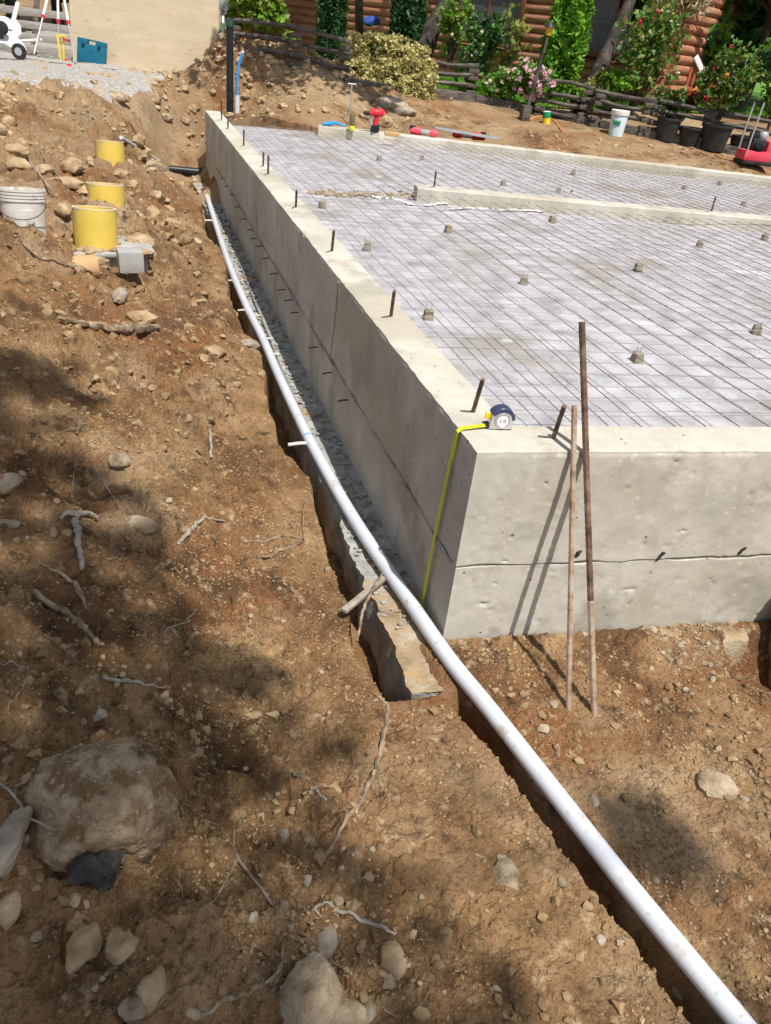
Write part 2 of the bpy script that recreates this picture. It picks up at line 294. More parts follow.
_pp=np.array([at(a,b,.044) for a,b in [(800,1096),(736.4,1018),(690.3,962),(621.6,877.8),(556,794),(490.2,710),(449.8,660),(412.5,606),(355.5,521.6),(297.8,416.4),(206,193)]]); PIPEC=(_pp[:,1],_pp[:,0])
TX=-.0826  # slope of front wall line (y = TX*x)
_gs=.05;_gx0,_gx1,_gy0,_gy1=-6.,12.,-3.5,18.
_gt=G00(*np.meshgrid(np.arange(_gx0,_gx1+.11,_gs),np.arange(_gy0,_gy1+.11,_gs)))
def G(x,y,detail=True):
    x=np.asarray(x,float);y=np.asarray(y,float)
    g=G0(x,y)
    near=np.exp(-((x+1)**2+(y-1)**2)/60)
    far=sm(9.8,12.2,y)
    left=sm(-.25,-.8,x)
    pile=np.exp(-((x-.9)**2/2.2+(y-12.6)**2/1.2))
    amp=(.35+.75*left)*(1-.8*far)
    n=amp*(.06*fbm(x*1.3,y*1.3,0,3,5)*left+.028*fbm(x*5,y*5,0,3,9)+.012*fbm(x*17,y*17,0,3,3)) + pile*(.16*fbm(x*2.2,y*2.2,0,4,21)+.05*(1-np.abs(fbm(x*6,y*6,0,3,22))))
    if detail: 
        n=n+(.5+.6*left)*(1-far)*(.0085*fbm(x*45,y*45,0,2,31)+.004*fbm(x*100,y*100,0,2,33)+.012*np.maximum(fbm(x*30,y*30,0,3,35)-.25,0))
        n=n+ (.03*fbm(x*4.5,y*4.5,0,4,77)+.022*np.abs(fbm(x*9,y*9,0,3,78)))*(.55+.45*sm(2.2,4,y))*left*(1-far)
        n=n+left*(1-far)*(.030*np.maximum(fbm(x*2.9+4,y*2.9,0,4,79),0)-.03*np.maximum(fbm(x*3.6,y*3.6,0,3,80)-.15,0)+.016*np.round(3*vn(x*11,y*11,0,81))/3*np.abs(vn(x*2,y*2,0,82)))
        wx=x+.02*vn(x*14,y*14,0,111);wy=y+.02*vn(x*14,y*14,0,112); md=.35+.65*sm(-.15,.25,fbm(x*1.1,y*1.1,0,3,113))
        cl=(1-far)*md
        n=n+cl*(left*.055*clods(wx,wy,.19,101,.38)+(.35+.65*left)*.034*clods(wx,wy,.085,102,.5)+(.5+.5*left)*.021*clods(wx,wy,.045,103,.6)+.009*clods(wx,wy,.022,107,.6))
        n=n+(sm(2.5,5,y)*left*(1-far)*.10*clods(wx,wy,.34,104,.40))+pile*(.11*clods(wx,wy,.36,105,.6)+.05*clods(wx,wy,.17,106,.6))
    g=g+n
    nf=sm(-.34,-.16,y-TX*x)*sm(-.15,-.05,x)*(y<TX*x+.03)   # dried spill banked against the foot of the front wall
    g=np.where(nf>0,g*(1-nf)+(.018+.010*fbm(x*14,y*14,0,3,55)+.006*fbm(x*45,y*45,0,2,56))*nf,g)
    nf2=sm(-.262,-.29,y)*sm(-.8,-.45,y)*sm(-.42,-.27,x)*sm(.25,.05,x)
    g=g*(1-nf2)+np.maximum(g,-.012+.012*fbm(x*14,y*14,0,3,52))*nf2
    # pipe groove just below the pipe on the open soil
    pl=np.interp(y,PIPEC[0],PIPEC[1])
    gro=np.exp(-(np.abs(x-pl+.040+.008*vn(x*9,y*9,0,57)+.005*vn(x*40,y*40,0,60))/(.040+.010*vn(y*5,y*0,0,53)))**4)*sm(-.27,-.37,y)
    g=g-.19*gro
    # beside the footing: narrow open trench
    gap=.10+.05*vn(y*2.3,y*0,0,41)+.02*vn(y*9,y*0,0,42)+.06*sm(2.5,5,y)
    xf=-.205+0*y
    edge=xf-gap
    intr=sm(edge-.035,edge+.012,x)*sm(-.278,-.262,y)*(1-sm(7.6,9.3,y))
    front=sm(-.155,-.095,x+.02*vn(x*16,y*16,0,59))*sm(.03,-.01,y-TX*x)         # soil lying over the footing before the front wall
    tz=-.27+.02*vn(x*6,y*6,0,50)
    g=g*(1-intr*(1-front))+tz*intr*(1-front)
    dip=np.exp(-(((x+.33)/.50)**2+((y-9.85)/1.25)**2)**2)
    g=np.where(x<.06,g*(1-dip)+np.minimum(g,-.03+.05*fbm(x*4,y*4,0,3,43))*dip,g)
    # building footprint kept well below the concrete
    inside=((x>.02)&(y>TX*x+.03)&(y<10.2)&(x<12.8)&(y<np.interp(x,[0,1.5,8.5,12.8],[10.2,10.2,8.75,7.9])))
    g=np.where(inside,-.33,g)
    # open hole by the right end of the visible front wall
    hole=np.exp(-(((x-HC[0]-.13)/.27)**2+((y-HC[1]-.01)/.15)**2)**2)
    g=g-.42*hole
    return g
def gp(px,py,lift=0):
    d=ray(px,py); t=np.concatenate([np.arange(.8,8,.01),np.arange(8,45,.05)]); Q=CC+np.outer(t,d); z=G(Q[:,0],Q[:,1])
    k=np.argmax(Q[:,2]<z) if (Q[:,2]<z).any() else len(t)-1
    q=Q[k].copy(); q[2]+=lift; return q
def axis(segs):
    o=[segs[0][0]]
    for a,b,s0,s1 in segs:
        x=a;
        while x<b-1e-6:
            t=(x-a)/(b-a); x=min(b,x+s0*(s1/s0)**t); o.append(x)
    return np.array(o)
def sheet(name,X,Y,zf,m,keep=None,smooth=True,**k):
    gx,gy=np.meshgrid(X,Y);z=zf(gx,gy);V=np.stack([gx,gy,z],-1).reshape(-1,3);nx=len(X);ny=len(Y)
    ii,jj=np.meshgrid(np.arange(nx-1),np.arange(ny-1)); F=np.stack([jj*nx+ii,jj*nx+ii+1,(jj+1)*nx+ii+1,(jj+1)*nx+ii],-1).reshape(-1,4)
    if keep is not None: kk=keep(gx,gy).ravel(); F=F[kk[F].all(1)]
    used,inv=np.unique(F.ravel(),return_inverse=True); V=V[used]; n=len(F)
    me=bpy.data.meshes.new(name); me.vertices.add(len(V)); me.vertices.foreach_set('co',V.ravel().astype(np.float32)); me.loops.add(4*n); me.loops.foreach_set('vertex_index',inv.astype(np.int32))
    me.polygons.add(n); me.polygons.foreach_set('loop_start',np.arange(0,4*n,4,dtype=np.int32)); me.polygons.foreach_set('use_smooth',np.full(n,smooth)); me.update(calc_edges=True); me.validate(); me.materials.append(m)
    o=bpy.data.objects.new(name,me); COL.objects.link(o); return tag(o,**{dict(label='label',cat='cat',kind='kind')[a]:b for a,b in k.items()})
X=axis([(-60,-8,12,1.5),(-8,-2.3,.5,.018),(-2.3,.95,.0078,.0078),(.95,2.2,.011,.05),(2.2,12,.12,.35),(12,80,.5,12)])
Y=axis([(-30,-3,6,.3),(-3,-1.7,.1,.01),(-1.7,.4,.0078,.0078),(.4,4,.0082,.022),(4,14,.022,.05),(14,22,.08,.3),(22,110,.5,12)])
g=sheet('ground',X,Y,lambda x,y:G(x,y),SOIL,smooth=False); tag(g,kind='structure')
# driveway gravel
def roadlim(x,y): return 9.75+.35*vn(x*1.1,x*0,0,3)+.2*vn(x*4,y*3,0,4)+.12*vn(x*13,y*13,0,6)+np.maximum(x+1.7,0)*1.9
def roadkeep(x,y):
    lim=roadlim(x,y)
    return (x<.35)&(x>-9)&(y>lim)&(y<24)
sheet('gravel_driveway',axis([(-9,-4,.2,.05),(-4,.6,.035,.035)]),axis([(8.6,13,.035,.04),(13,24,.05,.4)]),lambda x,y:G(x,y)-.02+.045*sm(-.02,.28,y-roadlim(x,y))+.004*vn(x*20,y*20,0,5),ROAD,roadkeep,kind='structure')
# ------------------------------------------------------------------ foundation
found=empty('concrete_foundation',(0,0,0),'L-shaped grey concrete foundation wall with cold joint running around it','foundation')
fdir=np.array([1,TX]); fdir=fdir/np.linalg.norm(fdir); T=.212
def walls():
    # stations along polyline: far end of side wall -> corner -> right
    ys=axis([(0,.6,.009,.011),(.6,3,.012,.022),(3,10.47,.025,.06)])[::-1]
    xs=axis([(0,1.75,.0095,.0095),(1.75,9.5,.1,.4)])[1:]
    st=[('s',y) for y in ys]+[('f',x) for x in xs]
    zo=np.concatenate([[-.04],np.arange(0.0,.365,.0095),np.arange(.365,.407,.0024),np.arange(.408,.895,.0095),[.895,.9]])
    to=np.linspace(0,1,15)[1:]
    prof=[(0.,z,'o') for z in zo]+[(t,.9,'t') for t in to]+[(1.,.8,'i'),(1.,.6,'i'),(1.,-.02,'i')]
    n=len(prof);V=[]
    a=np.array([0,1.]);nrm_s=np.array([-1.,0]);nrm_f=np.array([fdir[1],-fdir[0]])
    Pa=np.array([[t,z] for t,z,_ in prof])
    for kind,s in st:
        if kind=='s': o=np.array([0,s]); inn=np.array([T,max(s,T*(1.0)+TX*T)]); nr=nrm_s; 
        else: o=fdir*s; inn=fdir*max(s,T)+np.array([-fdir[1],fdir[0]])*T; nr=nrm_f
        if kind=='s' and s==0: nr=(nrm_s+nrm_f)/1.9
        if kind=='s' and s<T: inn=np.array([T,T+TX*T]) 
        if kind=='f' and s<T: inn=np.array([T,T+TX*T])
        xy=o[None]*(1-Pa[:,:1])+inn[None]*Pa[:,:1]; z=Pa[:,1]
        u=s if kind=='f' else -s
        outer=(Pa[:,0]==0)
        # surface irregularity
        d=.0022*fbm(u*3+0*z,z*3,7 if kind=='s' else 3,4,61)+.0009*fbm(u*30+0*z,z*30,3,2,62)
        jz=.385+.006*vn(np.array([u*4.]),np.array([0.]),0,63)[0]+.004*vn(np.array([u*15.]),np.array([0.]),0,64)[0]
        gw=.0040+.0032*vn(np.array([u*9.]),np.array([5.]),0,65)[0]
        gd=.034*np.exp(-((z-jz)/gw)**2)*max(.25,.8+.9*vn(np.array([u*6.]),np.array([9.]),0,66)[0])
        d=d-gd-np.where(z<jz,.0045,0)
        pit=np.maximum(fbm(u*34+0*z,z*34,0,2,67)-1.02,0)*.035+np.maximum(fbm(u*12+0*z,z*26,0,3,72)-1.15,0)*.02
        d=d-pit
        edge=np.where(z>.885,-.0022*(1+vn(u*9+0*z,0*z,0,68))-.003*np.maximum(fbm(u*18+0*z,0*z,0,2,70),0),0)
        dz=np.where((z>.889),-.0015-.0012*vn(u*7+0*z,0*z,0,69),0)
        dd=np.where(outer,d+edge,0); 
        xy=xy+nr[None]*dd[:,None]
        tt=Pa[:,0]
        zz=z+np.where(outer,dz,0)+np.where((z==.9)&~outer,.0016*fbm(u*6+tt*1.3,tt*2+0*z,0,3,71),0)
        V.append(np.stack([xy[:,0],xy[:,1],zz],1))
    k=len(st);V=np.concatenate(V);F=[(i*n+j,i*n+j+1,(i+1)*n+j+1,(i+1)*n+j) for i in range(k-1) for j in range(n-1)]
    F=[q[::-1] for q in F]
    F+=[tuple(range(n)),tuple((k-1)*n+j for j in range(n))[::-1]]
    return MB().add(V,F)
walls().build('perimeter_wall',CONC,found)
# panel seams on the shaded wall (thin ridges of leaked grout)
def seam(p0,p1,r=.006):
    A=atx(*p0,-.001);B=atx(*p1,-.001);n=14;t=np.linspace(0,1,n)[:,None];Q=A+(B-A)*t;Q[:,1]+=.006*fbm(np.arange(n)*.8,np.zeros(n),0,2,int(p0[0]))
    MB().tube(Q,r*(.6+.5*np.abs(vn(np.arange(n)*1.3,np.zeros(n)))),6).build('form_seam',FOOT,found)
seam((338.9,281.9),(330,362)); seam((255.6,200),(257.5,238),.008); seam((227.4,142),(226.6,172),.005)
# wire form ties sticking out of the shaded wall joint
for q in [(445,737),(500,838),(565,945),(370,600),(345,552),(318,510),(286,447),(254,387),(224,340),(205,310),(190,275),(165,232),(140,185),(120,138),(98,105),(85,72)]:
    px,py=200+(q[0]+18)*.2539,160+q[1]*.2539
    A=atx(px,py,.0); MB().tube([A,A+[-.03,-.004,.002],A+[-.062,-.01,-.003]],.0042,6).build('form_tie',DARK,found)
def tie_hole(px,py,s=1):
    A=at(px,py,0); d=ray(px,py); # intersect front wall plane
    nrm=np.array([fdir[1],-fdir[0],0]); t=-(CC@nrm)/(d@nrm); A=CC+d*t
    mb=MB(); 
    for k in range(4): mb.rock(A+nrm*.001+np.array([fdir[0],fdir[1],0])*([0,.006,-.004,.018][k])*s+np.array([0,0,([-.012,.003,-.02,.012][k])*s]),([.03,.028,.024,.018][k]*s,.010,[.022,.026,.018,.012][k]*s),seed=int(px)+k,sub=3,rough=.6)
    mb.build('form_tie_hole',DARK,found)
yy=np.arange(.05,9.2,.03); rr=np.clip(.0045+.006*fbm(yy*5,yy*0,0,3,121),.0008,.014)
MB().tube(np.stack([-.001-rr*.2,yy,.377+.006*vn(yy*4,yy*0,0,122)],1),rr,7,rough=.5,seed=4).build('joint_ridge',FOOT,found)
tie_hole(660,555,.9);tie_hole(741,550,.9);tie_hole(577,553,.8)
# anchor bars
stubs=[((221.6,121),(222,104)),((228,129.5),(228,119)),((243.7,147),(244.5,133)),((263,167.6),(264.4,154.7)),((268,175.7),(268.4,159)),((295.8,209),(296.6,193)),((331.7,253),(334.5,232.5)),((390.5,319),(394.5,292)),((472,415),(483,379)),((552,441.5),(564.3,406)),((434,188),(435.5,174)),((711,212.5),(714,200)),((571,192),(580,201))]
for a,b in stubs:
    A=at(*a,H-.02); B0=at(*a,H); d=depth(B0); hpx=math.hypot(a[0]-b[0],a[1]-b[1]); hh=hpx*d/CF/.86
    # top point at vertical height hh
    B=at(*b,H+hh) if b[1]<a[1] else at(*b,H+.02)
    off=B-B0; 
    if np.linalg.norm(off[:2])>.06: off[:2]*=.06/np.linalg.norm(off[:2]); B=B0+off
    t=np.linspace(0,1,9)[:,None]; MB().tube(A+(B-A)*t,[.0085+.0008*(i%2) for i in range(9)],8).build('anchor_bar',REBAR,found)
# footing
def footing():
    ys=axis([(-.262,1,.016,.016),(1,10.6,.03,.12)]); n=len(ys)
    prof=[(0,-.32),(0,-.22),(0,-.15),(0,-.08),(0,-.02),(.0,.0)]+[(.02*i,.0) for i in range(1,16)]+[(.3,-.32)]
    V=[];
    for k,y in enumerate(ys):
        for (x,z) in prof:
            top=z==0
            xx=-.205+x; ex=(.020*fbm(np.array([y*5]),np.array([z*4]),0,3,81)[0]+.008*fbm(np.array([y*19]),np.array([z*16]),0,3,85)[0])*(1 if x==0 else 0)
            yy=y
            if k==0: yy=y+.02*vn(np.array([xx*9]),np.array([z*6.]),0,83)[0]
            zz=z+(.006*fbm(np.array([xx*25]),np.array([y*25]),0,3,82)[0]+.005*sm(1,3,y)*fbm(np.array([xx*9]),np.array([y*9]),0,3,84)[0] if top else 0)-.004
            V.append((xx+ex,yy,zz))
    m=len(prof);F=[(i*m+j,(i+1)*m+j,(i+1)*m+j+1,i*m+j+1)[::-1] for i in range(n-1) for j in range(m-1)]
    F+=[tuple(range(m))[::-1],tuple((n-1)*m+j for j in range(m))]
    mb=MB().add(V,F); return mb
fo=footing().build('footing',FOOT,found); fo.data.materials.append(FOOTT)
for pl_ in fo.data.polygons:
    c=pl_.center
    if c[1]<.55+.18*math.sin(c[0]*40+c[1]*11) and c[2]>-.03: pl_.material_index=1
# front footing lip, mostly under soil
mb=MB()
s0,s1=.95,1.42
xs=np.linspace(s0,s1,30);V=[];
for i,x in enumerate(xs):
    for j,(dy,z) in enumerate([(0,.012),(-.05,.012),(-.09,.006),(-.12,-.005),(-.14,-.05),(-.14,-.5)]):
        o=fdir*x; V.append((o[0],o[1]+dy*(1-.35*((i-20)/12.)**2*(i>20))+.01*vn(np.array([x*20]),np.array([j*1.]),0,1)[0],z+.014*fbm(np.array([x*25]),np.array([dy*40]),0,3,2)[0]))
mb.add(V,[(i*6+j,i*6+j+1,(i+1)*6+j+1,(i+1)*6+j) for i in range(29) for j in range(5)]+[tuple(range(6)),tuple(29*6+j for j in range(6))])
mb.build('front_footing',FOOTT,found)
# rear wall and inner curb
def ridge(A,B,T_,z0,z1,name,seed,sub=90):
    A=np.array(A[:2]);B=np.array(B[:2]);d=(B-A);L=np.linalg.norm(d);d/=L;nr=np.array([-d[1],d[0]]);V=[];pr=[(0,z0),(0,z0+.05),(0,z1-.008),(.008,z1),(T_*.33,z1),(T_*.66,z1),(T_-.008,z1),(T_,z1-.008),(T_,z0)]
    for i in range(sub+1):
        s_=L*i/sub
        for (a,z) in pr:
            o=A+d*s_+nr*(a+.006*fbm(np.array([s_*3]),np.array([z*5+a*9]),seed,3,5)[0]); V.append((o[0],o[1],z+.003*vn(np.array([s_*9]),np.array([a*20]),seed)[0]))
    m=len(pr);mb=MB().add(V,[(i*m+j,(i+1)*m+j,(i+1)*m+j+1,i*m+j+1) for i in range(sub) for j in range(m-1)]+[tuple(range(m)),tuple(sub*m+j for j in range(m))[::-1]])
    return mb.build(name,CONC,found)
BA=at(318.5,126,H);BB=at(771,178,H);bd_=(BB-BA)/np.linalg.norm(BB-BA);BE=BA+bd_*11.5
ridge(BA,BE,.26,H-.35,H,'rear_wall',3)
CA=at(418,188,H);CB=at(771,219.5,H);cd_=(CB-CA)/np.linalg.norm(CB-CA);CE=CA+cd_*9.5
ridge(CA,CE,.22,H-.15,H-.001,'inner_curb',5)
# slab bed sheet
BED=H-.125
def bedkeep(x,y):
    yb=BA[1]+(x-BA[0])*bd_[1]/bd_[0]+.05
    return (x>T-.03)&(y>T+TX*x-.04)&(y<np.where(x<BA[0],BA[1]+.45,yb+.1))&(x<11.5)
sheet('vapour_barrier',axis([(T-.05,12,.05,.09)]),axis([(-1,10.6,.04,.09)]),lambda x,y:BED+.008*fbm(x*2.2,y*2.2,0,4,91)+.004*fbm(x*9,y*9,0,2,92),SLAB,bedkeep,label='mottled grey sheet lying under the wire mesh inside the foundation',cat='sheet')
# wire mesh
MZ=BED+.065
def yback(x): return BA[1]+(x-BA[0])*bd_[1]/bd_[0] if x>BA[0] else BA[1]
mesh=empty('reinforcing_mesh',(T,T,MZ),'rusty welded wire mesh grid covering the grey bed inside the foundation','wire mesh')
def wires(direction):
    mb=MB()
    sx=.1524
    if direction=='y':
        for k in range(72):
            x=T+.06+k*sx; y0=T+TX*x+.01;y1=yback(x)-.02
            if x>11.2: break
            n=int((y1-y0)/.25)+2; ys_=np.linspace(y0,y1,n)
            xx=x+.006*vn(ys_*.8,0*ys_+k*3,0,5)+.002*vn(ys_*5,0*ys_+k,0,6)
            zz=MZ+.010*fbm(xx*1.3,ys_*1.3,0,2,93)
            mb.tube(np.stack([xx,ys_,zz],1),.0025,4,cap=False)
    else:
        for k in range(72):
            c=T+.07+k*sx; slope=TX-.10*min(1,k*sx/10)
            x0=T+.01;x1=11.2; n=44; xs_=np.linspace(x0,x1,n); ys_=c+slope*xs_+.005*vn(xs_*.8,0*xs_+k*5,0,7)
            lim=np.array([yback(v)-.02 for v in xs_]); ok=ys_<lim
            if ok.sum()<2: continue
            xs_=xs_[ok];ys_=ys_[ok]
            mb.tube(np.stack([xs_,ys_,MZ+.0066+.010*fbm(xs_*1.3,ys_*1.3,0,2,93)],1),.0019,4,cap=False)
    return mb
wires('y').build('long_wires',STEEL,mesh); wires('x').build('cross_wires',STEEL2,mesh)
for k,(a,b) in enumerate([((330,190),(618,430)),((420,310),(520,424)),((300,185),(420,262))]):
    pass
# mesh support blocks
dob=[(428,319,'front mesh support block nearest the long side wall'),(367,250,'mesh support block between second and third anchor bars of the side wall'),(448,232,'mesh support block just below the left end of the inner curb'),(523.5,284,'mesh support block left of centre in the front bay'),(552,222,'pale mesh support block close against the inner curb left half'),(637.5,271,'dark mesh support block in the white smeared patch'),(699,247,'mesh support block behind the white smear near the inner curb'),(636,362,'mesh support block directly right of the tall leaning rod'),(755.5,334,'mesh support block in a grey stain at the right edge'),(764,240,'mesh support block at the right edge below the inner curb'),(558,193,'mesh support block behind the inner curb in line with the rusty nail'),(573,174,'mesh support block in the rear bay below the flower bush'),(684,190,'mesh support block in the rear bay below the dark planters'),(719,185,'mesh support block in rear bay right of the planters'),(743,206,'mesh support block just behind the curb near the right edge'),(422,160,'mesh support block in the rear bay under the yellow hedge'),(379,161,'mesh support block in the rear bay below the red driver'),(322,208,'mesh support block at the left end of the crumb line'),(503,186,'small mesh support block behind the curb near its left part')]
def dobie():
    e=empty('support_block',(0,0,0),'','support block','concrete blocks holding up the wire mesh')
    mb=MB(); v=[(-.027,-.03,0),(.027,-.03,0),(.027,.03,0),(-.027,.03,0),(-.021,-.024,.058),(.021,-.024,.058),(.021,.024,.058),(-.021,.024,.058)]
    bm=bmesh.new(); bv=[bm.verts.new(q) for q in v]; 
    for q in [(3,2,1,0),(4,5,6,7),(0,1,5,4),(1,2,6,5),(2,3,7,6),(3,0,4,7)]: bm.faces.new([bv[i] for i in q])
    bmesh.ops.bevel(bm,geom=list(bm.edges),offset=.004,segments=1,affect='EDGES'); bm.verts.index_update()
    mb.add([w_.co[:] for w_ in bm.verts],[[w_.index for w_ in f.verts] for f in bm.faces]); mb.build('block',mat('block_cement',[(.20,.18,.13),(.30,.27,.21)],scale=30,rough=.9,bump=.4),e)
    w2=MB(); 
    for s in (-1,1): w2.tube([(s*.010,0,.05),(s*.012,.004,.075),(s*.02,-.004,.088)],.0012,5)
    w2.build('tie_wire',STEEL,e); bm.free(); return e
dp=dobie()
for i,(px,py,l) in enumerate(dob):
    o=dp if i==0 else copy_tree(dp); q=at(px,py,BED); o.location=(q[0],q[1],BED-.002); o.rotation_euler.z=random.uniform(-.5,.5); o['label']=l
    s=1.0; o.scale=(1.05,1.05,1.0)
# crumbs of concrete lying in a line across the bed + white slurry smears
mb=MB()
for k in range(240):
    t=random.random(); q=at(308+105*t+random.gauss(0,1),193.5+4*t+random.gauss(0,1.3),BED); s=random.uniform(.012,.045)
    mb.rock((q[0],q[1],BED+s*.2+.004),(s*1.4,s,s*.7),seed=k,sub=1)
mb.build('concrete_crumbs',GRAV,kind='stuff',label='line of dried concrete crumbs across the bed left of the inner curb',cat='rubble')
def ribbon(pts,w,name,m,label,cat,z0,seed):
    Q=[at(a,b,z0) for a,b in pts]; t=np.linspace(0,len(Q)-1,30); Q=np.array(Q); C=np.stack([np.interp(t,range(len(Q)),Q[:,i]) for i in range(3)],1)
    V=[];n=7
    T_=np.gradient(C,axis=0);T_/=np.linalg.norm(T_,axis=1)[:,None];S=np.stack([-T_[:,1],T_[:,0],0*T_[:,0]],1)
    for i in range(30):
        for j in range(n):
            s=(j/(n-1)-.5); V.append(C[i]+S[i]*s*w*(.7+.5*vn(np.array([i*.4]),np.array([seed]))[0])+[0,0,.018*abs(fbm(np.array([i*.7]),np.array([j*.6]),seed,2,3)[0])+.006])
    f=[(i*n+j,(i+1)*n+j,(i+1)*n+j+1,i*n+j+1) for i in range(29) for j in range(n-1)]
    MB().add(V,f).build(name,m,label=label,cat=cat)
FILM=mat('white_film',[(.70,.70,.72),(.8,.8,.8)],scale=20,rough=.4,bump=.4)
ribbon([(372,198),(395,200),(412,206)],.10,'plastic_film',FILM,'crumpled white plastic strip at the left tip of the inner curb','plastic film',BED,3)
ribbon([(425,207),(450,203),(462,201)],.07,'plastic_film',FILM,'short white plastic strip lying along the front of the inner curb','plastic film',BED,8)
ribbon([(438,212),(470,209),(505,211),(560,213)],.05,'plastic_film',FILM,'long thin white plastic strip in front of the inner curb','plastic film',BED,12)
# ------------------------------------------------------------------ white drain pipe
pc=[(206,193),(225.4,254),(244.4,302),(262.2,337.7),(278.7,375.8),(297.8,416.4),(316,452.6),(355.5,521.6),(412.5,606),(449.8,660),(490.2,710),(556,794),(621.6,877.8),(690.3,962),(736.4,1018),(800,1096)]
PR=.0325; Q=np.array([at(a,b,.044) for a,b in pc])
t=np.linspace(0,len(Q)-1,110); 
def cr(Q,t):
    o=[]
    for s in t:
        i=min(int(s),len(Q)-2);u=s-i;p0=Q[max(i-1,0)];p1=Q[i];p2=Q[i+1];p3=Q[min(i+2,len(Q)-1)]
        o.append(.5*((2*p1)+(-p0+p2)*u+(2*p0-5*p1+4*p2-p3)*u*u+(-p0+3*p1-3*p2+p3)*u**3))
    return np.array(o)
PP=cr(Q,t)
pipe=empty('drain_pipe',PP[60],'long white plastic drain pipe running beside the foundation and across the soil','pipe')
def hollow(P,ro,ri,n=28):
    mb=MB(); mb.tube(P,ro,n,cap=False); mb.tube(P[::-1],ri,n,cap=False)
    u=[(j,(j+1)%n) for j in range(n)]; N=len(P)*n
    # end rings (first ring of outer = 0.. ; inner reversed so its last ring sits at start)
    V=np.concatenate(mb.v); o0=V[:n]; ie=V[N+(len(P)-1)*n:N+len(P)*n]
    mb.add(np.concatenate([o0,ie]),[(a,b,n+min(range(n),key=lambda k:np.linalg.norm(ie[k]-o0[b])),n+min(range(n),key=lambda k:np.linalg.norm(ie[k]-o0[a]))) for a,b in u])
    return mb
hollow(PP,PR,PR-.005).build('pipe_body',PVC,pipe)
def ringband(P,i0,w,r,name,m,parent):
    d=P[i0+1]-P[i0];d/=np.linalg.norm(d); MB().lathe([(r-.004,-w/2),(r,-w/2+.001),(r,w/2-.001),(r-.004,w/2)],28,P[i0],d,cap=False).build(name,m,parent)
def nearest(px,py):
    q=at(px,py,.052); return int(np.argmin(np.linalg.norm(PP-q,axis=1)))
ringband(PP,nearest(305,438),.012,PR+.0008,'blue_mark',BLUE,pipe)
for (px,py,dx) in [(204,217,-.12),(302,441,-.14),(236,289,.07),(246,315,.075),(258,338,.075),(266,352,.07),(247,311,-.09),(236,283,-.09)]:
    i=nearest(px,py); c=PP[i]; A=c+[0,0,.0]; B=c+[dx,-.02,.005]; MB().tube([A,(A+B)/2+[0,0,.004],B],.011 if abs(dx)>.1 else .008,8).build('pipe_strap',BUCK,pipe)
# grey conduit between pipe and wall
cQ=[at(a,b,.02) for a,b in [(207,190),(222,225),(238,268),(250,300),(262,330),(275,365),(290,400),(300,425)]]
MB().tube(cr(np.array(cQ)+[.035,0,0],np.linspace(0,7,40)),.007,7).build('conduit',STEEL2,label='thin dark cable lying between the white pipe and the shaded wall',cat='cable')
# ------------------------------------------------------------------ leaning rods
def rod(b,c,t,r,name,m,m2,label,split):
    B=at(*b,-.06) if False else gp(*b); B[2]-=.05
    nrm=np.array([fdir[1],-fdir[0],0]); 
    d=ray(*c); E=CC+d*((H-CC[2])/d[2]);
    # touch the outer top edge of the wall
    k=(E@nrm); E=E+nrm*(r+.004-k); dirn=(E-B)/np.linalg.norm(E-B)
    # length so that the top lands at the right height in the picture
    ss=np.linspace(.5,3,600); pts=B+np.outer(ss,dirn); rel=pts-CC; py=512-(rel@_U)/(rel@_f)*CF; L=ss[np.argmin(abs(py-t[1]))]
    n=int(L/.012); s=np.linspace(0,L,n); rad=np.array([r*(1.0 if i%2 else 1.09) for i in range(n)])
    P_=B+np.outer(s,dirn); e=empty(name,P_[4],label,'rebar')
    k=int(n*split); MB().tube(P_[:k+1],rad[:k+1],8).build('lower_shaft',m2,e); MB().tube(P_[k:],rad[k:],8).build('upper_shaft',m,e)
rod((571,714),(573.5,454),(576,405),.0105,'steel_rod',REBARG,REBARG,'shorter pale rusty rod leaning on the front wall edge',.5)
rod((598,722),(586,454),(579,322),.0115,'rebar_rod',REBAR,REBARG,'taller dark rusty ribbed rod leaning on the front wall edge',.34)
# ------------------------------------------------------------------ tape measure
tc_=at(499,428,H); up=np.array([0,0,1.]); 
te=empty('tape_measure',(tc_[0],tc_[1],H+.0015),'chrome and yellow tape measure on the wall corner with its blade hanging down','tape measure')
rx=np.array([math.cos(-.12),math.sin(-.12),0]); ry=np.array([-rx[1],rx[0],0])
def L2W(a,b,c): return te_o+rx*a+ry*b+up*c
te_o=np.array([tc_[0],tc_[1],H+.0025])
hw,hh=.047,.083
prof=[(-hw,0),(hw,0)]+[(hw,hh*.45)]+[(hw*math.cos(a)*1.0,hh*.45+hh*.55*math.sin(a)) for a in np.linspace(.25,math.pi-.45,10)]+[(-hw,hh*.5)]
def extr(prof,b0,b1,sc_=1,name='case',m=CHROME,inset=.004,par=te):
    V=[];n=len(prof);cx_=0;cz=hh*.45
    lay=[(b0,1-inset/.05),(b0+inset,1),(b1-inset,1),(b1,1-inset/.05)]
    for b,k in lay:
        for (a,c) in prof: V.append(L2W(a*k*sc_,b,cz+(c-cz)*k*sc_))
    F=[(i*n+j,i*n+(j+1)%n,(i+1)*n+(j+1)%n,(i+1)*n+j) for i in range(3) for j in range(n)]+[tuple(range(n))[::-1],tuple(3*n+j for j in range(n))]
    return MB().add(V,F).build(name,m,par)
extr(prof,-.020,.020)
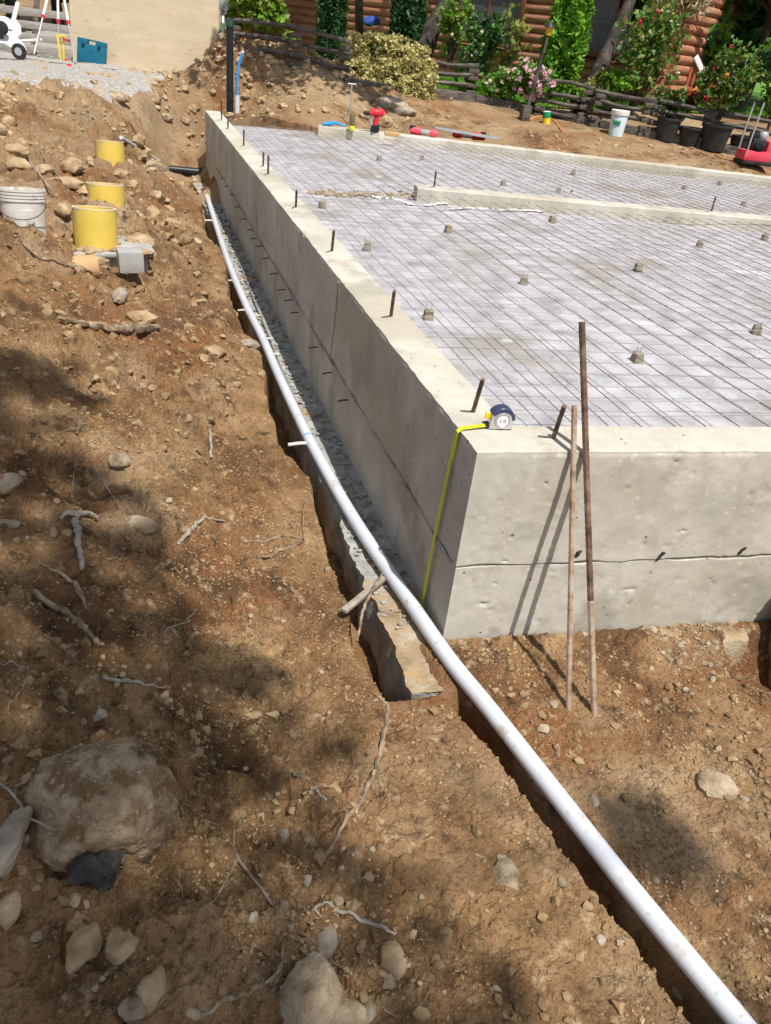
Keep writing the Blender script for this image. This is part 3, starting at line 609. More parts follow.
# navy rubber grip over the top and right
gpf=[(hw*1.07*math.cos(a),hh*.47+hh*.60*math.sin(a)) for a in np.linspace(.05,math.pi-.5,12)]; gin=[(hw*.86*math.cos(a),hh*.45+hh*.44*math.sin(a)) for a in np.linspace(math.pi-.5,.05,12)]
extr(gpf+gin,-.0225,.0225,name='grip',m=NAVY,inset=.002)
MB().lathe([(.002,-.0004),(.030,-.0004),(.0315,.002),(.030,.005),(.026,.006),(.024,.004),(.001,.004)],28,L2W(0,-.0195,hh*.46),-ry).build('dial_ring',GREYM,te)
MB().lathe([(.001,0),(.022,0),(.0225,.001),(.001,.0012)],24,L2W(0,-.0238,hh*.46),-ry).build('label_disc',WHITE,te)
mk=MB()
for a,b_,c,d in [(-.008,.40,-.008,.55),(.002,.42,.006,.52),(.010,.40,.010,.55)]:
    mk.bar(L2W(a,-.0262,hh*b_-.002),L2W(c,-.0262,hh*d),.0018,.0008,0,up=ry)
mk.build('label_print',DARK,te)
MB().bar(L2W(-.044,0,.035),L2W(-.040,0,.060),.043,.008,.2,up=ry).build('side_plate',YEL,te)
MB().bar(L2W(-.042,0,.013),L2W(-.058,0,.010),.034,.014,.2).build('mouth',DARK,te)
# blade: out of the mouth, over the edge, down the shaded face
yb=at(458,430,H)
ey=yb[1]; bl=[L2W(-.05,0,.010),np.array([.03,ey,H+.010]),np.array([.004,ey-.002,H+.0075]),np.array([-.010,ey-.004,H-.004]),np.array([-.013,ey-.004,H-.03])]
bt=atx(421,606,-.016); bt[2]=max(bt[2],.02)
for k in range(1,15): s=k/14; bl.append(np.array([-.014-.004*math.sin(s*3.1),(ey-.004)*(1-s)+bt[1]*s,(H-.03)*(1-s)+bt[2]*s]))
bl=np.array(bl);V=[];
for i,p_ in enumerate(bl):
    tt=np.gradient(bl,axis=0)[i];tt/=np.linalg.norm(tt); sd=np.array([0,1.,0]) ; sd=sd-tt*(sd@tt);sd/=np.linalg.norm(sd); nn=np.cross(sd,tt)
    for j in(-1,-.5,0,.5,1): V.append(p_+sd*j*.0125+nn*(.0018*(1-j*j)))
    for j in(1,.5,0,-.5,-1): V.append(p_+sd*j*.0125+nn*(.0018*(1-j*j)-.0008))
n=len(bl);MB().add(V,[(i*10+j,i*10+(j+1)%10,(i+1)*10+(j+1)%10,(i+1)*10+j) for i in range(n-1) for j in range(10)]+[tuple(range(10)),tuple((n-1)*10+j for j in range(10))]).build('blade',LIME,te)
# ------------------------------------------------------------------ sticks, stakes, roots
def stick(name,pts,r,m,label,cat='stick',z=None,branches=(),lift=.0,rough=.25,group=None):
    Q=np.array([gp(a,b) for a,b in pts]); 
    if z is not None: Q=np.array([at(a,b,zz) for (a,b),zz in zip(pts,z)])
    Q[:,2]+=lift+np.max(r)*.4
    k=max(14,len(pts)*9); P_=cr(Q,np.linspace(0,len(Q)-1,k)); R_=np.interp(np.linspace(0,1,k),np.linspace(0,1,len(r)),r) if np.ndim(r) else np.full(k,r)
    R_=R_*(1+.22*vn(np.arange(k)*.9,np.zeros(k),0,int(pts[0][1])))*.85; P_[1:-1,:2]+=np.stack([fbm(np.arange(k)*.45,np.zeros(k)+j*5,0,2,int(pts[0][0]))[1:-1]*R_[1:-1]*.4 for j in (0,1)],1)
    if z is None: P_[:,2]=np.maximum(P_[:,2],G(P_[:,0],P_[:,1])+R_*.55+lift*.5)
    mb=MB(); mb.tube(P_,R_,8,rough=rough,seed=int(pts[0][0]))
    for bp,br in branches:
        Qb=np.array([gp(a,b) for a,b in bp]); Qb[:,2]+=lift+br; Pb=cr(Qb,np.linspace(0,len(Qb)-1,14)); Pb[:,2]=np.maximum(Pb[:,2],G(Pb[:,0],Pb[:,1])+br*.6); mb.tube(Pb,np.linspace(br,br*.4,14),6,rough=rough)
    return mb.build(name,m,label=label,cat=cat,group=group)
# flat grey stake propped on the footing edge
A=at(344,611,.05);B=at(384,578,.03); sk=MB(); sk.bar(A,B,.030,.018,.15); sk.build('wooden_stake',WOODS,label='flat grey wooden stake wedged between the soil and the footing',cat='stake')
stick('forked_root',[(357,642),(363,612),(372,592),(383,573)],[.006,.009,.008,.003],ROOTM,'forked tan root lying across the footing beside the grey stake','root',z=[.02,.06,.08,.10])
stick('long_root',[(325,860),(340,832),(362,800),(378,762),(385,728),(386,700)],[.006,.0075,.008,.009,.010,.007],ROOTM,'long knobbly grey root lying on soil below the footing end','root',branches=[([(386,706),(378,700),(373,694)],.006)])
stick('surface_root',[(200,1022),(225,1003),(258,990),(280,968),(284,945),(300,943),(330,948)],[.007,.007,.0055,.005,.004,.004,.003],ROOTM,'pale root curving from the bottom edge past the large round stone','root')
stick('thin_root',[(234,830),(236,855),(262,890),(290,930),(330,960),(372,1000),(400,1020)],[.004,.0045,.004,.004,.0035,.003,.002],ROOTM,'thin straight root running diagonally above the large round stone','root',branches=[([(236,862),(222,892),(205,908),(190,912)],.0035),([(236,855),(230,842),(222,836)],.002)])
stick('surface_root',[(282,946),(272,930),(262,912),(266,896)],[.0035,.003,.003,.002],ROOTM,'wispy root joining the curving root to the branching one','root')
stick('thin_root',[(175,880),(182,895),(190,912)],[.003,.0025,.002],ROOTM,'hair-thin root left of the branching root','root')
stick('thin_root',[(0,790),(12,800),(24,815),(26,835),(20,850)],[.003,.004,.004,.003,.002],WOODS,'thin curved root beside the grey slab at the left edge','root',lift=.03)
stick('thin_twig',[(0,665),(18,668),(24,684),(8,712)],[.002,.003,.002,.0015],WOODS,'wispy hooked root at the left edge above the boulder','twig')
stick('thin_root',[(300,960),(318,975),(330,990)],[.003,.0025,.002],ROOTM,'short root strand on top of the large round stone','root',lift=.05)
stick('thin_twig',[(60,866),(90,872),(125,867),(150,872)],[.003,.0025,.002,.0015],ROOTM,'faint pale twig below the charred lump','twig')
stick('curled_twig',[(322,918),(316,908),(345,914),(385,930),(396,936)],[.003,.0045,.006,.006,.003],WOODS,'hooked grey twig lying above the flat pale stone','twig')
stick('short_stick',[(291,773),(300,777),(310,783)],[.010,.011,.009],ROOTM,'short stubby broken stick on soil left of the long root','stick')
stick('small_stick',[(312,787),(319,795),(326,802)],[.004,.004,.003],WOODS,'little grey splinter just below the stubby stick','stick')
stick('bleached_stick',[(103,680),(125,682),(150,687),(170,689)],[.009,.008,.006,.003],WOODS,'bleached tapering stick lying above the boulder','stick')
stick('buried_branch',[(35,595),(60,612),(85,632),(102,648)],[.012,.013,.013,.010],ROOTM,'thick weathered branch half buried in soil at the left edge','branch')
stick('buried_branch',[(40,568),(62,575),(80,594),(86,610)],[.006,.008,.010,.006],ROOTM,'crooked grey branch beneath the pale forked bone-like root','branch')
stick('forked_bone_root',[(83,575),(80,555),(78,535),(76,522)],[.010,.012,.015,.012],WOODS,'pale T-shaped root standing out of the soil at left','root',lift=.02,branches=[([(78,522),(90,520),(99,525)],.014),([(78,522),(68,520),(62,526)],.014)])
stick('thin_twig',[(72,500),(74,475),(79,447)],[.003,.003,.002],ROOTM,'thin upright twig near the left edge above the forked root','twig')
stick('thin_twig',[(95,468),(108,490),(122,512)],[.003,.0035,.002],WOODS,'thin twig slanting right above the pale flat stone','twig')
stick('dark_branch',[(178,545),(190,532),(205,520),(225,522)],[.010,.011,.008,.004],WOODS,'short dark weathered branch on shaded soil in the middle','branch')
stick('root_by_trench',[(240,541),(262,543),(285,536),(304,541)],[.007,.008,.008,.005],ROOTM,'root pointing toward the trench from the soil edge','root')
stick('root_by_trench',[(255,557),(275,556),(292,548),(305,540)],[.006,.008,.008,.006],ROOTM,'lower of two tan roots meeting at the trench edge','root')
stick('fine_root',[(304,545),(303,520),(308,500),(322,492),(332,505)],[.0025,.0025,.002,.002,.0015],ROOTM,'fine looping root hanging over the trench edge','root',lift=.03)
stick('flat_driftwood',[(58,322),(85,328),(120,333),(158,330)],[.010,.020,.035,.022],ROOTM,'flat split slab of driftwood lying below the grey tank box','driftwood',lift=.01)
stick('long_branch',[(20,240),(40,258),(75,268),(102,275)],[.012,.014,.015,.010],ROOTM,'long thin branch buried below the grimy bucket','branch')
stick('pale_stick',[(10,142),(28,160),(42,178),(56,196)],[.007,.008,.007,.005],WOODS,'long pale stick leaning on the clods above the grimy bucket','stick')
stick('pale_stick',[(30,140),(42,156),(60,178)],[.005,.006,.005],ROOTM,'shorter second stick on the clods above the grimy bucket','stick')
stick('stub_post',[(211,462),(211,445),(210,432)],[.009,.009,.008],WOODS,'tiny broken stub of wood upright in dark soil','stick',lift=.015)
stick('white_splinter',[(25,830),(60,848),(95,838),(130,828)],[.003,.0045,.0045,.002],ROOTM,'long pale twig crossing the lower front of the boulder','twig',lift=.07)
stick('white_splinter',[(18,800),(35,792),(55,780),(72,770)],[.003,.0045,.004,.002],ROOTM,'long pale twig crossing the upper left of the boulder','twig',lift=.05)
stick('bottom_twig',[(183,625),(190,618),(195,612)],[.002,.003,.002],WOODS,'tiny twig on the open brown soil','twig')
stick('grey_twig',[(163,634),(176,626),(190,622)],[.003,.004,.002],WOODS,'small grey twig lying above the bleached stick','twig')
# ------------------------------------------------------------------ stones
def stone(px,py,w,h,m,label,sink=.3,name='stone',sub=3,rough=.25,hz=None,group=None,seed=None,cat='stone'):
    q=gp(px,py+h*.25); d=depth(q); W_=w*d/CF; Hh=h*d/CF/.80
    z=hz*d/CF if hz else min(W_,Hh)*.75
    seed=int(px*7+py) if seed is None else seed
    c=q+np.array([0,0,z*(.5-sink)])
    return MB().rock(c,(W_,Hh,z),seed,sub,rough,rz=-.3).build(name,m,label=label,cat=cat,group=group)
b=stone(109,790,140,98,ROCKB,'big dirt-caked boulder half buried in the lower left',.36,'boulder',6,.17,hz=128)
stone(98,866,50,44,ROCKD,'dark charred lump lying against the front of the boulder',-.15,'dark_lump',5,.5)
stone(4,835,34,78,ROCKG,'grey slab of rock cut by the left edge beside the boulder',.2,'slab_rock',4,.3)
stone(310,988,66,62,ROCK,'large round stone with gravel on top at the bottom edge',.3,'round_stone',4,.2,hz=50)
stone(325,933,26,30,ROCKG,'bluish grey wedge stone between the crossing roots',.3)
stone(391,955,30,32,CLODL,'flat pale stone right of the crossing roots',.3)
stone(348,1014,38,34,ROCK,'pointed tan stone cut by the bottom edge',.3)
stone(370,1006,15,20,ROCKG,'small pale oval stone touching the pointed tan stone',.2)
stone(331,1012,16,20,ROCKG,'small blue grey stone left of the pointed tan stone',.2)
stone(88,937,34,36,CLODL,'crumbly square clod of dried soil below the charred lump',.25,rough=.4)
stone(120,940,32,30,CLODL,'crumbly clod beside a green sprig',.25,rough=.4)
stone(10,905,26,34,CLODL,'tall clod at the left edge below the grey slab',.25)
stone(75,896,16,16,ROCK,'left one of two pale round stones under the charred lump',.25)
stone(89,901,12,12,ROCK,'right one of two pale round stones under the charred lump',.25)
stone(135,1006,26,24,ROCK,'smooth tan stone near the bottom left',.25)
stone(37,934,14,12,ROCK,'small tan pointed stone at lower left',.25)
stone(153,985,34,40,CLODL,'rough heap-shaped clod left of the long thin root',.35,rough=.4)
stone(100,714,14,14,ROCKG,'small pale square stone above the boulder',.25)
stone(83,721,9,10,ROCK,'tiny cream stone left of the pale square one',.2)
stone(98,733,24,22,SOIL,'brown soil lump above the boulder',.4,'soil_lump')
stone(40,772,20,8,ROCKG,'long flat grey chip left of the boulder',.3)
stone(140,522,34,20,ROCK,'flat pale stone on the shaded soil',.4)
stone(118,460,26,16,ROCK,'rounded pale stone on the upper shaded soil',.3)
stone(8,478,26,30,ROCK,'smooth tan stone at the left edge, upper of two',.35)
stone(10,524,26,14,ROCK,'flat tan stone at the left edge, lower of two',.3)
stone(505,868,26,28,ROCK,'pointed sandy stone left of the white pipe',.35)
stone(284,833,13,14,ROCKG,'pale roundish stone right of the shaded soil middle',.25)
stone(306,880,13,12,ROCKG,'small white stone above the hooked twig',.25)
stone(715,778,42,28,ROCK,'smooth tan stone half sunk in soil at right',.48)
stone(553,704,10,8,ROCKG,'bluish chip at the foot of the shorter rod',.2)
stone(543,728,13,10,ROCK,'sandy pebble left of the rod feet',.25)
stone(594,798,9,14,ROCKG,'pale upright chip right of the white pipe',.25)
stone(678,992,16,12,ROCKG,'blue grey stone beside the white pipe near the bottom right',.25)
stone(283,905,0.1+12,16,ROCK,'small tan stone beside the thin straight root',.25)
stone(190,1012,24,14,ROCK,'sunken stone left of the curving root',.4)
stone(252,915,13,14,ROCKG,'small angular stone below the branching root',.25)
stone(600,938,12,10,ROCKG,'pale chip beneath the white pipe on its left',.25)
for k,(px,py,w,h,l) in enumerate([(117,97,26,12,'tan boulder at the gravel edge, left one'),(155,98,14,10,'small boulder on the slope below the plywood'),(166,117,12,10,'rounded boulder on the slope, middle one'),(184,120,11,8,'pale rounded boulder close to the far wall end'),(152,166,30,12,'long tan boulder behind the thin white pipe'),(72,166,26,20,'large sandy clod right of the leaning sticks'),(66,182,34,12,'flat sandy clod above the middle yellow riser'),(20,165,30,16,'large sandy clod above the grimy bucket'),(45,170,20,16,'medium sandy clod behind the grimy bucket'),(63,210,20,16,'tan clod between bucket and front yellow riser'),(84,190,30,14,'sandy clod left of the middle yellow riser'),(15,150,30,14,'sandy clod at the upper left edge'),(392,104,32,14,'smooth grey boulder beside the yellow hedge'),(384,122,20,16,'brown lump of earth behind the rear wall'),(402,110,28,14,'flat grey boulder right of the earth lump'),(120,292,16,22,'white broken chunk below the grey tank box'),(140,318,34,16,'broken slab chunk above the driftwood'),(215,350,22,14,'half sunk sandy stone by the upper trench edge'),(262,372,8,11,'pale disc shaped stone at the trench edge'),(250,343,20,10,'grey crumbled concrete lump at the trench edge')]):
    stone(px,py,w,h,[ROCK,CLODL,ROCKG][(0 if k<5 else 1) if k not in(12,14,15,19) else 2],l,.3,'boulder' if k<5 or k in(12,14) else 'clod',3,.3)
MB().rock(np.array([HC[0]+.375,HC[1]+.09,.10]),(.42,.34,1.25),23,4,.2).build('boulder',ROCK,label='boulder added against the front wall right of the dark hole to shade it',cat='boulder')  # added rock, mostly out of view; its shadow falls on the wall foot
# loose gravel and clods: uncountable
def scatter(name,n,region,smin,smax,m,label,sub=1,seed=1,flat=.75,cat='gravel',bias=3.2):
    rg=np.random.default_rng(seed); X_=[];mb=MB();V0,F0=ico(sub)
    var=[V0*(1+.5*vn(V0[:,0]*1.7+i*7.3,V0[:,1]*1.7,V0[:,2]*1.7+i*3.1,seed))[:,None] for i in range(40)]
    pts=region(rg,n); zz=G(pts[:,0],pts[:,1])
    for i in range(len(pts)):
        s=smin*(smax/smin)**(rg.random()**bias)
        v=var[i%40]*s*np.array([rg.uniform(.4,.65),rg.uniform(.35,.55),rg.uniform(.3,.5)])
        a=rg.uniform(0,6.28);c_,s_=math.cos(a),math.sin(a); v=np.stack([v[:,0]*c_-v[:,1]*s_,v[:,0]*s_+v[:,1]*c_,v[:,2]],1)
        mb.add(v+[pts[i,0],pts[i,1],zz[i]+s*.12],F0)
    return mb.build(name,m,label=label,cat=cat,kind='stuff')
def reg(x0,x1,y0,y1,clump=0,sd=0,ok=None):
    def f(rg,n):
        p_=np.stack([rg.uniform(x0,x1,n*3),rg.uniform(y0,y1,n*3)],1)
        if clump: p_=p_[(fbm(p_[:,0]*clump,p_[:,1]*clump,0,3,sd)+rg.normal(size=len(p_))*.25)>.12]
        bad=((p_[:,0]>-.32)&(p_[:,1]>-.33)&(p_[:,0]<-.07))|((p_[:,0]>-.1)&(p_[:,1]>TX*p_[:,0]-.01))
        bad|=((p_[:,0]>-.5)&(p_[:,1]>2.4)&(p_[:,1]<10.5))
        if ok: bad|=~ok(p_)
        return p_[~bad][:n]
    return f
scatter('soil_clods',2600,reg(-2.4,1.3,-1.7,1.6,2.2,5),.006,.045,CLOD,'crumbs and small clods of brown earth strewn over the near soil',seed=2,cat='soil clods')
scatter('soil_clods',1500,reg(-2.9,-.5,1.6,5.5,1.5,6),.012,.08,CLOD,'clods of earth on the bank beside the upper white pipe',seed=3,cat='soil clods')
scatter('soil_clods',1300,reg(-4.2,-.3,5,9.6,1.2,7),.02,.18,CLODL,'sandy clods heaped around the yellow risers',seed=4,cat='soil clods',bias=4.5,sub=2)
scatter('soil_crumbs',15000,reg(-2.2,1.3,-1.75,1.5,3.5,15),.005,.016,CLOD,'fine loose crumbs of soil covering the near ground',sub=1,seed=12,cat='soil crumbs',bias=1.5)
scatter('soil_crumbs',5000,reg(-1.9,1.3,-1.75,.9,5,16),.004,.012,CLOD,'second layer of fine soil crumbs lying in drifts on the near ground',sub=1,seed=13,cat='soil crumbs',bias=1.6)
scatter('pebbles',520,reg(-2.4,1.3,-1.7,1.8),.006,.032,GRAV,'pale pebbles scattered on the near soil',sub=2,seed=5,bias=2.6)
scatter('pebbles',420,reg(-2.2,-.5,-1.6,-.2,2,8),.008,.045,CLODL,'denser gravel patch around the boulder at lower left',sub=1,seed=6)
scatter('gravel',450,reg(.9,1.5,-.36,-.08),.006,.035,GRAV,'gravel and rubble on the footing beside the hole at right',sub=2,seed=7)
def pilereg(rg,n):
    p_=np.stack([rg.normal(1.0,1.3,n*2),rg.normal(12.2,.75,n*2)],1); return p_[p_[:,1]>10.7][:n]
scatter('dirt_pile_clods',2000,pilereg,.02,.15,CLODL,'broken clods covering the dirt pile behind the far wall end',seed=8,cat='soil clods',bias=4.2,sub=2)
def behreg(rg,n):
    x=rg.uniform(2.5,11,n); return np.stack([x,np.array([yback(v) for v in x])+.3+rg.random(n)**1.5*2.2],1)
scatter('yard_gravel',1300,behreg,.015,.09,CLODL,'loose stones on the dirt strip behind the rear wall',seed=9)
# crumbs along the footing top (dark rough leftovers)
mb=MB()
for k in range(900):
    y=random.uniform(.1,9); x=random.uniform(-.2,-.005); s=random.uniform(.006,.024)*(1+y*.12); mb.rock((x,y,s*.25),(s*1.3,s,s*.7),seed=k,sub=1)
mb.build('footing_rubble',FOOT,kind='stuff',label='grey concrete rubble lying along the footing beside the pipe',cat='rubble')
# ================================================================== left background
def cyl_at(px,py,dep): return atd(px,py,dep)
# yellow risers standing on a buried grey tank
for k,(px,pt,pb,dep,wpx,l) in enumerate([(94,208,243,5.5,42,'front yellow riser pipe standing on the grey tank'),(105,184,216,6.4,36,'middle yellow riser pipe, partly hidden by the front one'),(109,141,172,8.2,28,'farthest yellow riser pipe with mud stain near the thin white pipe')]):
    top=atd(px,pt,dep); r=wpx*dep/CF/2; h=(pb-pt)*dep/CF/.9+.08; ta=np.array([.02,.13,1.]);ta/=np.linalg.norm(ta); base=top-ta*h
    e=empty('riser_pipe',base,l,'riser pipe'); th=.012
    MB().lathe([(r,0),(r*1.01,h*.5),(r,h),(r-th,h),(r-th,h-.05)],40,base,ta,cap=False).build('pipe_wall',YELP,e)
    MB().lathe([(r-th-.004,h-.035),(.5*r,h-.03),(.01,h-.03)],40,base,ta,cap=True).build('soil_fill',CLODL if k<2 else CLODL,e)
    MB().lathe([(r+.001,h-.008),(r+.002,h+.003),(r-th-.001,h+.003),(r-th-.001,h-.004)],40,base,ta,cap=False).build('rim',RIMY,e)
# grey tank box
tb=atd(110,252,5.45); e=empty('septic_tank',tb+np.array([0,0,-.2]),'mud covered grey tank box showing around the foot of the front yellow riser','tank')
GREYP=mat('grey_tank',[(.30,.30,.29),(.42,.42,.40)],scale=6,rough=.7,layers=[(7,(.38,.28,.18),.54,.66)],bump=.4)
c0=atd(98,243,5.6)
MB().box(c0+[-.02,.06,-.16],(.68,.46,.26),bev=.1,rz=.12).build('tank_body',GREYP,e)
MB().box(c0+[.005,.04,-.035],(.74,.50,.03),bev=.3,rz=.12).build('tank_lid',GREYP,e)
mb=MB()
for k in range(60):
    a_=random.uniform(-.40,.36);b_=random.choice([random.uniform(-.27,-.12),random.uniform(-.2,.28)]); sz=random.uniform(.015,.085); mb.rock(c0+[a_,.04+b_,-.018+sz*.1],(sz*1.5,sz*1.2,sz*.55),k,2)
mb.rock(c0+[-.32,-.16,-.05],(.30,.22,.14),5,4);mb.rock(c0+[-.12,-.24,-.09],(.34,.16,.13),6,4);mb.rock(c0+[.30,.22,-.03],(.22,.25,.10),8,4)
mb.build('caked_mud',CLODL,e)
MB().box(atd(130,256,5.35)+[0,0,-.03],(.17,.14,.15),bev=.12,rz=.12).build('outlet_box',GREYP,e)
MB().tube([atd(72,272,5.2)+[0,.05,0],atd(96,270,5.25)+[0,.08,0]],.085,18).build('outlet_pipe',mat('orange_clay',[(.42,.25,.12),(.52,.33,.17)],scale=4),e)
# grimy bucket
bt=atd(21,190,5.1); e=empty('dirty_bucket',bt-[0,0,.36],'grimy white plastic bucket with ribbed rim and wire handle half buried at left','bucket')
MB().lathe([(.122,0),(.14,.3),(.147,.305),(.147,.318),(.141,.32),(.149,.325),(.149,.338),(.142,.34),(.151,.345),(.151,.358),(.143,.36),(.153,.365),(.153,.378),(.146,.378),(.138,.3),(.118,.01)],36,bt-np.array([0,.12,.99])*.37,(0,.12,.99)).build('bucket_body',BUCK,e)
hb=[bt+np.array([.152*math.cos(a),-.152*math.sin(a)*.55-.10,-.06-.09*math.sin(a)]) for a in np.linspace(0,math.pi,18)]
MB().tube(hb,.003,6).build('handle',DARK,e)
MB().box(bt+[.03,-.147,-.14],(.09,.012,.09),bev=.2).build('handle_boss',BUCK,e)
# thin white pipe and black outlet pipe
A=gp(122,150);B=gp(160,169);A[2]+=.14;B[2]+=.10; MB().tube(np.linspace(A,B,8),.022,12).build('thin_pipe',PVC,label='thin white pipe lying between the farthest yellow riser and the wall',cat='pipe')
q0=atx(209,173,.05); q1=q0+np.array([-.58,.0,.02])
e=empty('black_drain_pipe',q1,'black plastic pipe entering the far end of the side wall','pipe')
hollow(np.linspace(q1,q0,6),.055,.049,24).build('pipe_body',ABS,e); MB().lathe([(.056,0),(.061,.004),(.061,.05),(.056,.055)],24,q1+[0.46,0,0.0],(1,0,-.02),cap=False).build('collar',ABS,e)
# vertical vent pipe, blue water line
pb=at(230,112,H-.06); dd=depth(pb); top=atd(228.5,19,depth(pb)-.5); top=np.array([pb[0],pb[1],top[2]])
e=empty('vent_pipe',pb,'tall black vertical pipe rising at the far corner of the side wall','pipe')
hollow(np.linspace(pb,top,8),.053,.047,24).build('pipe_body',ABS,e)
MB().lathe([(.054,0),(.062,.003),(.062,.09),(.054,.093)],24,top-[0,0,.095],cap=False).build('coupling',mat('dark_green_collar',[(.02,.06,.035),(.03,.08,.05)],scale=5,rough=.5),e)
sb=pb+np.array([.10,-.06,0]); e=empty('water_line',sb,'bent blue water tube rising from a white sleeve beside the black pipe','tube')
MB().tube([sb,sb+[0,0,.17],sb+[0.003,0,.24]],.038,18).build('sleeve',PVC,e)
bz=cr(np.array([sb+[0,0,.2],sb+[.0,0,.42],sb+[.02,0,.62],sb+[.08,0,.80]]),np.linspace(0,3,20)); MB().tube(bz,.020,14).build('blue_tube',BLUE,e); MB().tube([bz[-1],bz[-1]+[.015,0,.03]],.023,14).build('end_cap',PVC,e)
# plywood sheet
pl=atd(73,62.5,12.9);pr=atd(218,80,12.9); dx=pr-pl; dx[2]=0;Lp=np.linalg.norm(dx);dx/=Lp
nn=np.array([-dx[1],dx[0],0]);
e=empty('plywood_sheet',pl,'large tan plywood sheet standing on edge behind the gravel','plywood')
zt=1.24; z0=pl[2]-.02; z1=pr[2]-.02
V=[];
for k in (0,1):
    for (s,z) in [(0,z0),(Lp,z1),(Lp,z1+zt-.02),(Lp*.72,z0+zt+.04),(0,z0+zt+.10)]: V.append(pl*[1,1,0]+dx*s+nn*(.02*k+.10*(z-z0))+[0,0,z])
MB().add(V,[(4,3,2,1,0),(5,6,7,8,9),(0,1,6,5),(1,2,7,6),(2,3,8,7),(3,4,9,8),(4,0,5,9)]).build('panel',PLY,e,smooth=False)
MB().bar(pl+dx*.6+nn*.15+[0,0,1.0],pl+dx*.7+nn*.7+[0,0,-.02],.09,.038).build('prop_board',WOODG,e); 
# teal case
cc=atd(92,54,12.6); zc=cc[2]; e=empty('tool_case',cc-[0,0,.2],'teal plastic tool case leaning on the plywood sheet','tool case')
rz=math.atan2(dx[1],dx[0]); R_=Matrix.Rotation(rz,3,'Z')@Matrix.Rotation(-.14,3,'X')@Matrix.Rotation(.09,3,'Y')
def lc(a,b,c): return np.array(R_@Vector((a,b,c)))+cc
mb=MB(); 
for (x,z,w_,h_) in [(0,-.035,.46,.33),(-.15,.165,.16,.07),(.15,.165,.16,.07),(0,.19,.18,.022)]: mb.box(lc(x,0,z),(w_,.10 if h_>.05 else .05,h_),R_,.08)
mb.build('shell',BLUED,e); MB().box(lc(0,0,-.19),(.47,.11,.02),R_,.2).build('base_trim',GREYM,e)
for s in(-1,1): MB().box(lc(s*.13,-.055,.10),(.045,.014,.05),R_,.2).build('latch',ABS,e)
# tripod
e=empty('survey_tripod',atd(56,60,12.4),'white survey tripod with red clamps standing left of the plywood','tripod')
ap=atd(57,-42,12.7)
for k,(px,py,dp_) in enumerate([(34,54,12.2),(59,59,13.0),(75.5,63,12.4)]):
    f_=gp(px,py); 
    f_=atd(px,py,dp_); d_=f_-ap; MB().tube([ap,ap+d_*.62],.020,8).build('leg',WHITE,e); MB().tube([ap+d_*.6,f_],.013,8).build('lower_leg',GREYM,e)
    c_=ap+d_*.62; MB().box(c_,(.06,.06,.07),bev=.25).build('clamp',RED,e)
MB().lathe([(.07,0),(.09,.01),(.09,.05),(.04,.06),(.04,.1)],20,ap).build('head',DARK,e)
# yellow stand with red stripes
q=atd(62.5,48,12.75); e=empty('yellow_stand',q-[0,0,.2],'yellow folding stand with red bars between the tripod legs','stand')
mb=MB(); mb.bar(q+[-.06,0,.19],q+[-.04,0,-.21],.05,.03);mb.bar(q+[.03,0.02,.18],q+[.0,.02,-.2],.05,.03);mb.bar(q+[-.06,0,.18],q+[.10,0,.17],.05,.02);mb.bar(q+[-.04,0,-.19],q+[.13,0,-.21],.05,.02);mb.build('stand_frame',YEL,e)
mb=MB();mb.bar(q+[.02,-.01,.13],q+[.13,-.01,.11],.05,.03);mb.bar(q+[.01,-.01,-.17],q+[.15,-.01,-.2],.05,.03);mb.build('red_bars',RED,e)
MB().rock(atd(70,66,12.2),(.09,.09,.07),3,2).build('ball_cap',RED,label='small red cap on the gravel in front of the tripod',cat='cap')
# white wheeled frame at the far left
def wp(px,py,d=12.3): return atd(px,py,d)
e=empty('wheeled_cart',wp(10,55),'white wheeled tool cart with curved body at the top left corner','cart')
fx=(_R/np.linalg.norm(_R))
def plate(pts,d,th,name,m,par,hole=None):
    V=[atd(a,b,d) for a,b in pts]+[atd(a,b,d)+nn*th for a,b in pts];n=len(pts)
    return MB().add(V,[tuple(range(n)),tuple(range(2*n-1,n-1,-1))]+[(i,(i+1)%n+0,(i+1)%n+n,i+n)[::-1] for i in range(n)]).build(name,m,par,smooth=False)
plate([(-12,16),(2,16),(7,18),(11,24),(15,20),(19,26),(20,34),(17,38),(22,44),(25,50),(24,56),(17,57),(12,48),(6,44),(0,46),(-12,46)],12.3,.06,'body_plate',WHITE,e)
MB().tube([wp(18,3),wp(13,22),wp(11,30)],.035,10).build('upright_arm',WHITE,e)
MB().tube([wp(22,41,12.4),wp(42,40,12.4)],.022,8).build('side_bar',WHITE,e)
vd=np.array([_f[0],_f[1],0]);vd/=np.linalg.norm(vd)
for (px,py,r) in [(19,51.5,.115)]:
    c=wp(px,py,12.22); MB().lathe([(r*.6,-.025),(r,-.02),(r,.02),(r*.6,.025)],24,c,vd).build('wheel',DARK,e); MB().lathe([(.01,-.032),(r*.5,-.03),(r*.5,.03),(.01,.032)],20,c,vd).build('hub',GREYM,e)
for (px,py,r) in [(3,28,.10),(2,36,.045)]:
    c=wp(px,py,12.2); MB().lathe([(.005,-.04),(r,-.035),(r*.9,.0),(.005,.0)],20,c,vd).build('motor_cover',DARK,e)
# hose along gravel edge
hp=[gp(a,b,.02) for a,b in [(-30,55),(-5,57),(14,58),(30,61),(48,64),(66,66),(90,69),(130,73)]]; MB().tube(cr(np.array(hp),np.linspace(0,7,50)),.014,8).build('hose',DARK,label='thin dark hose lying along the back edge of the gravel',cat='hose')
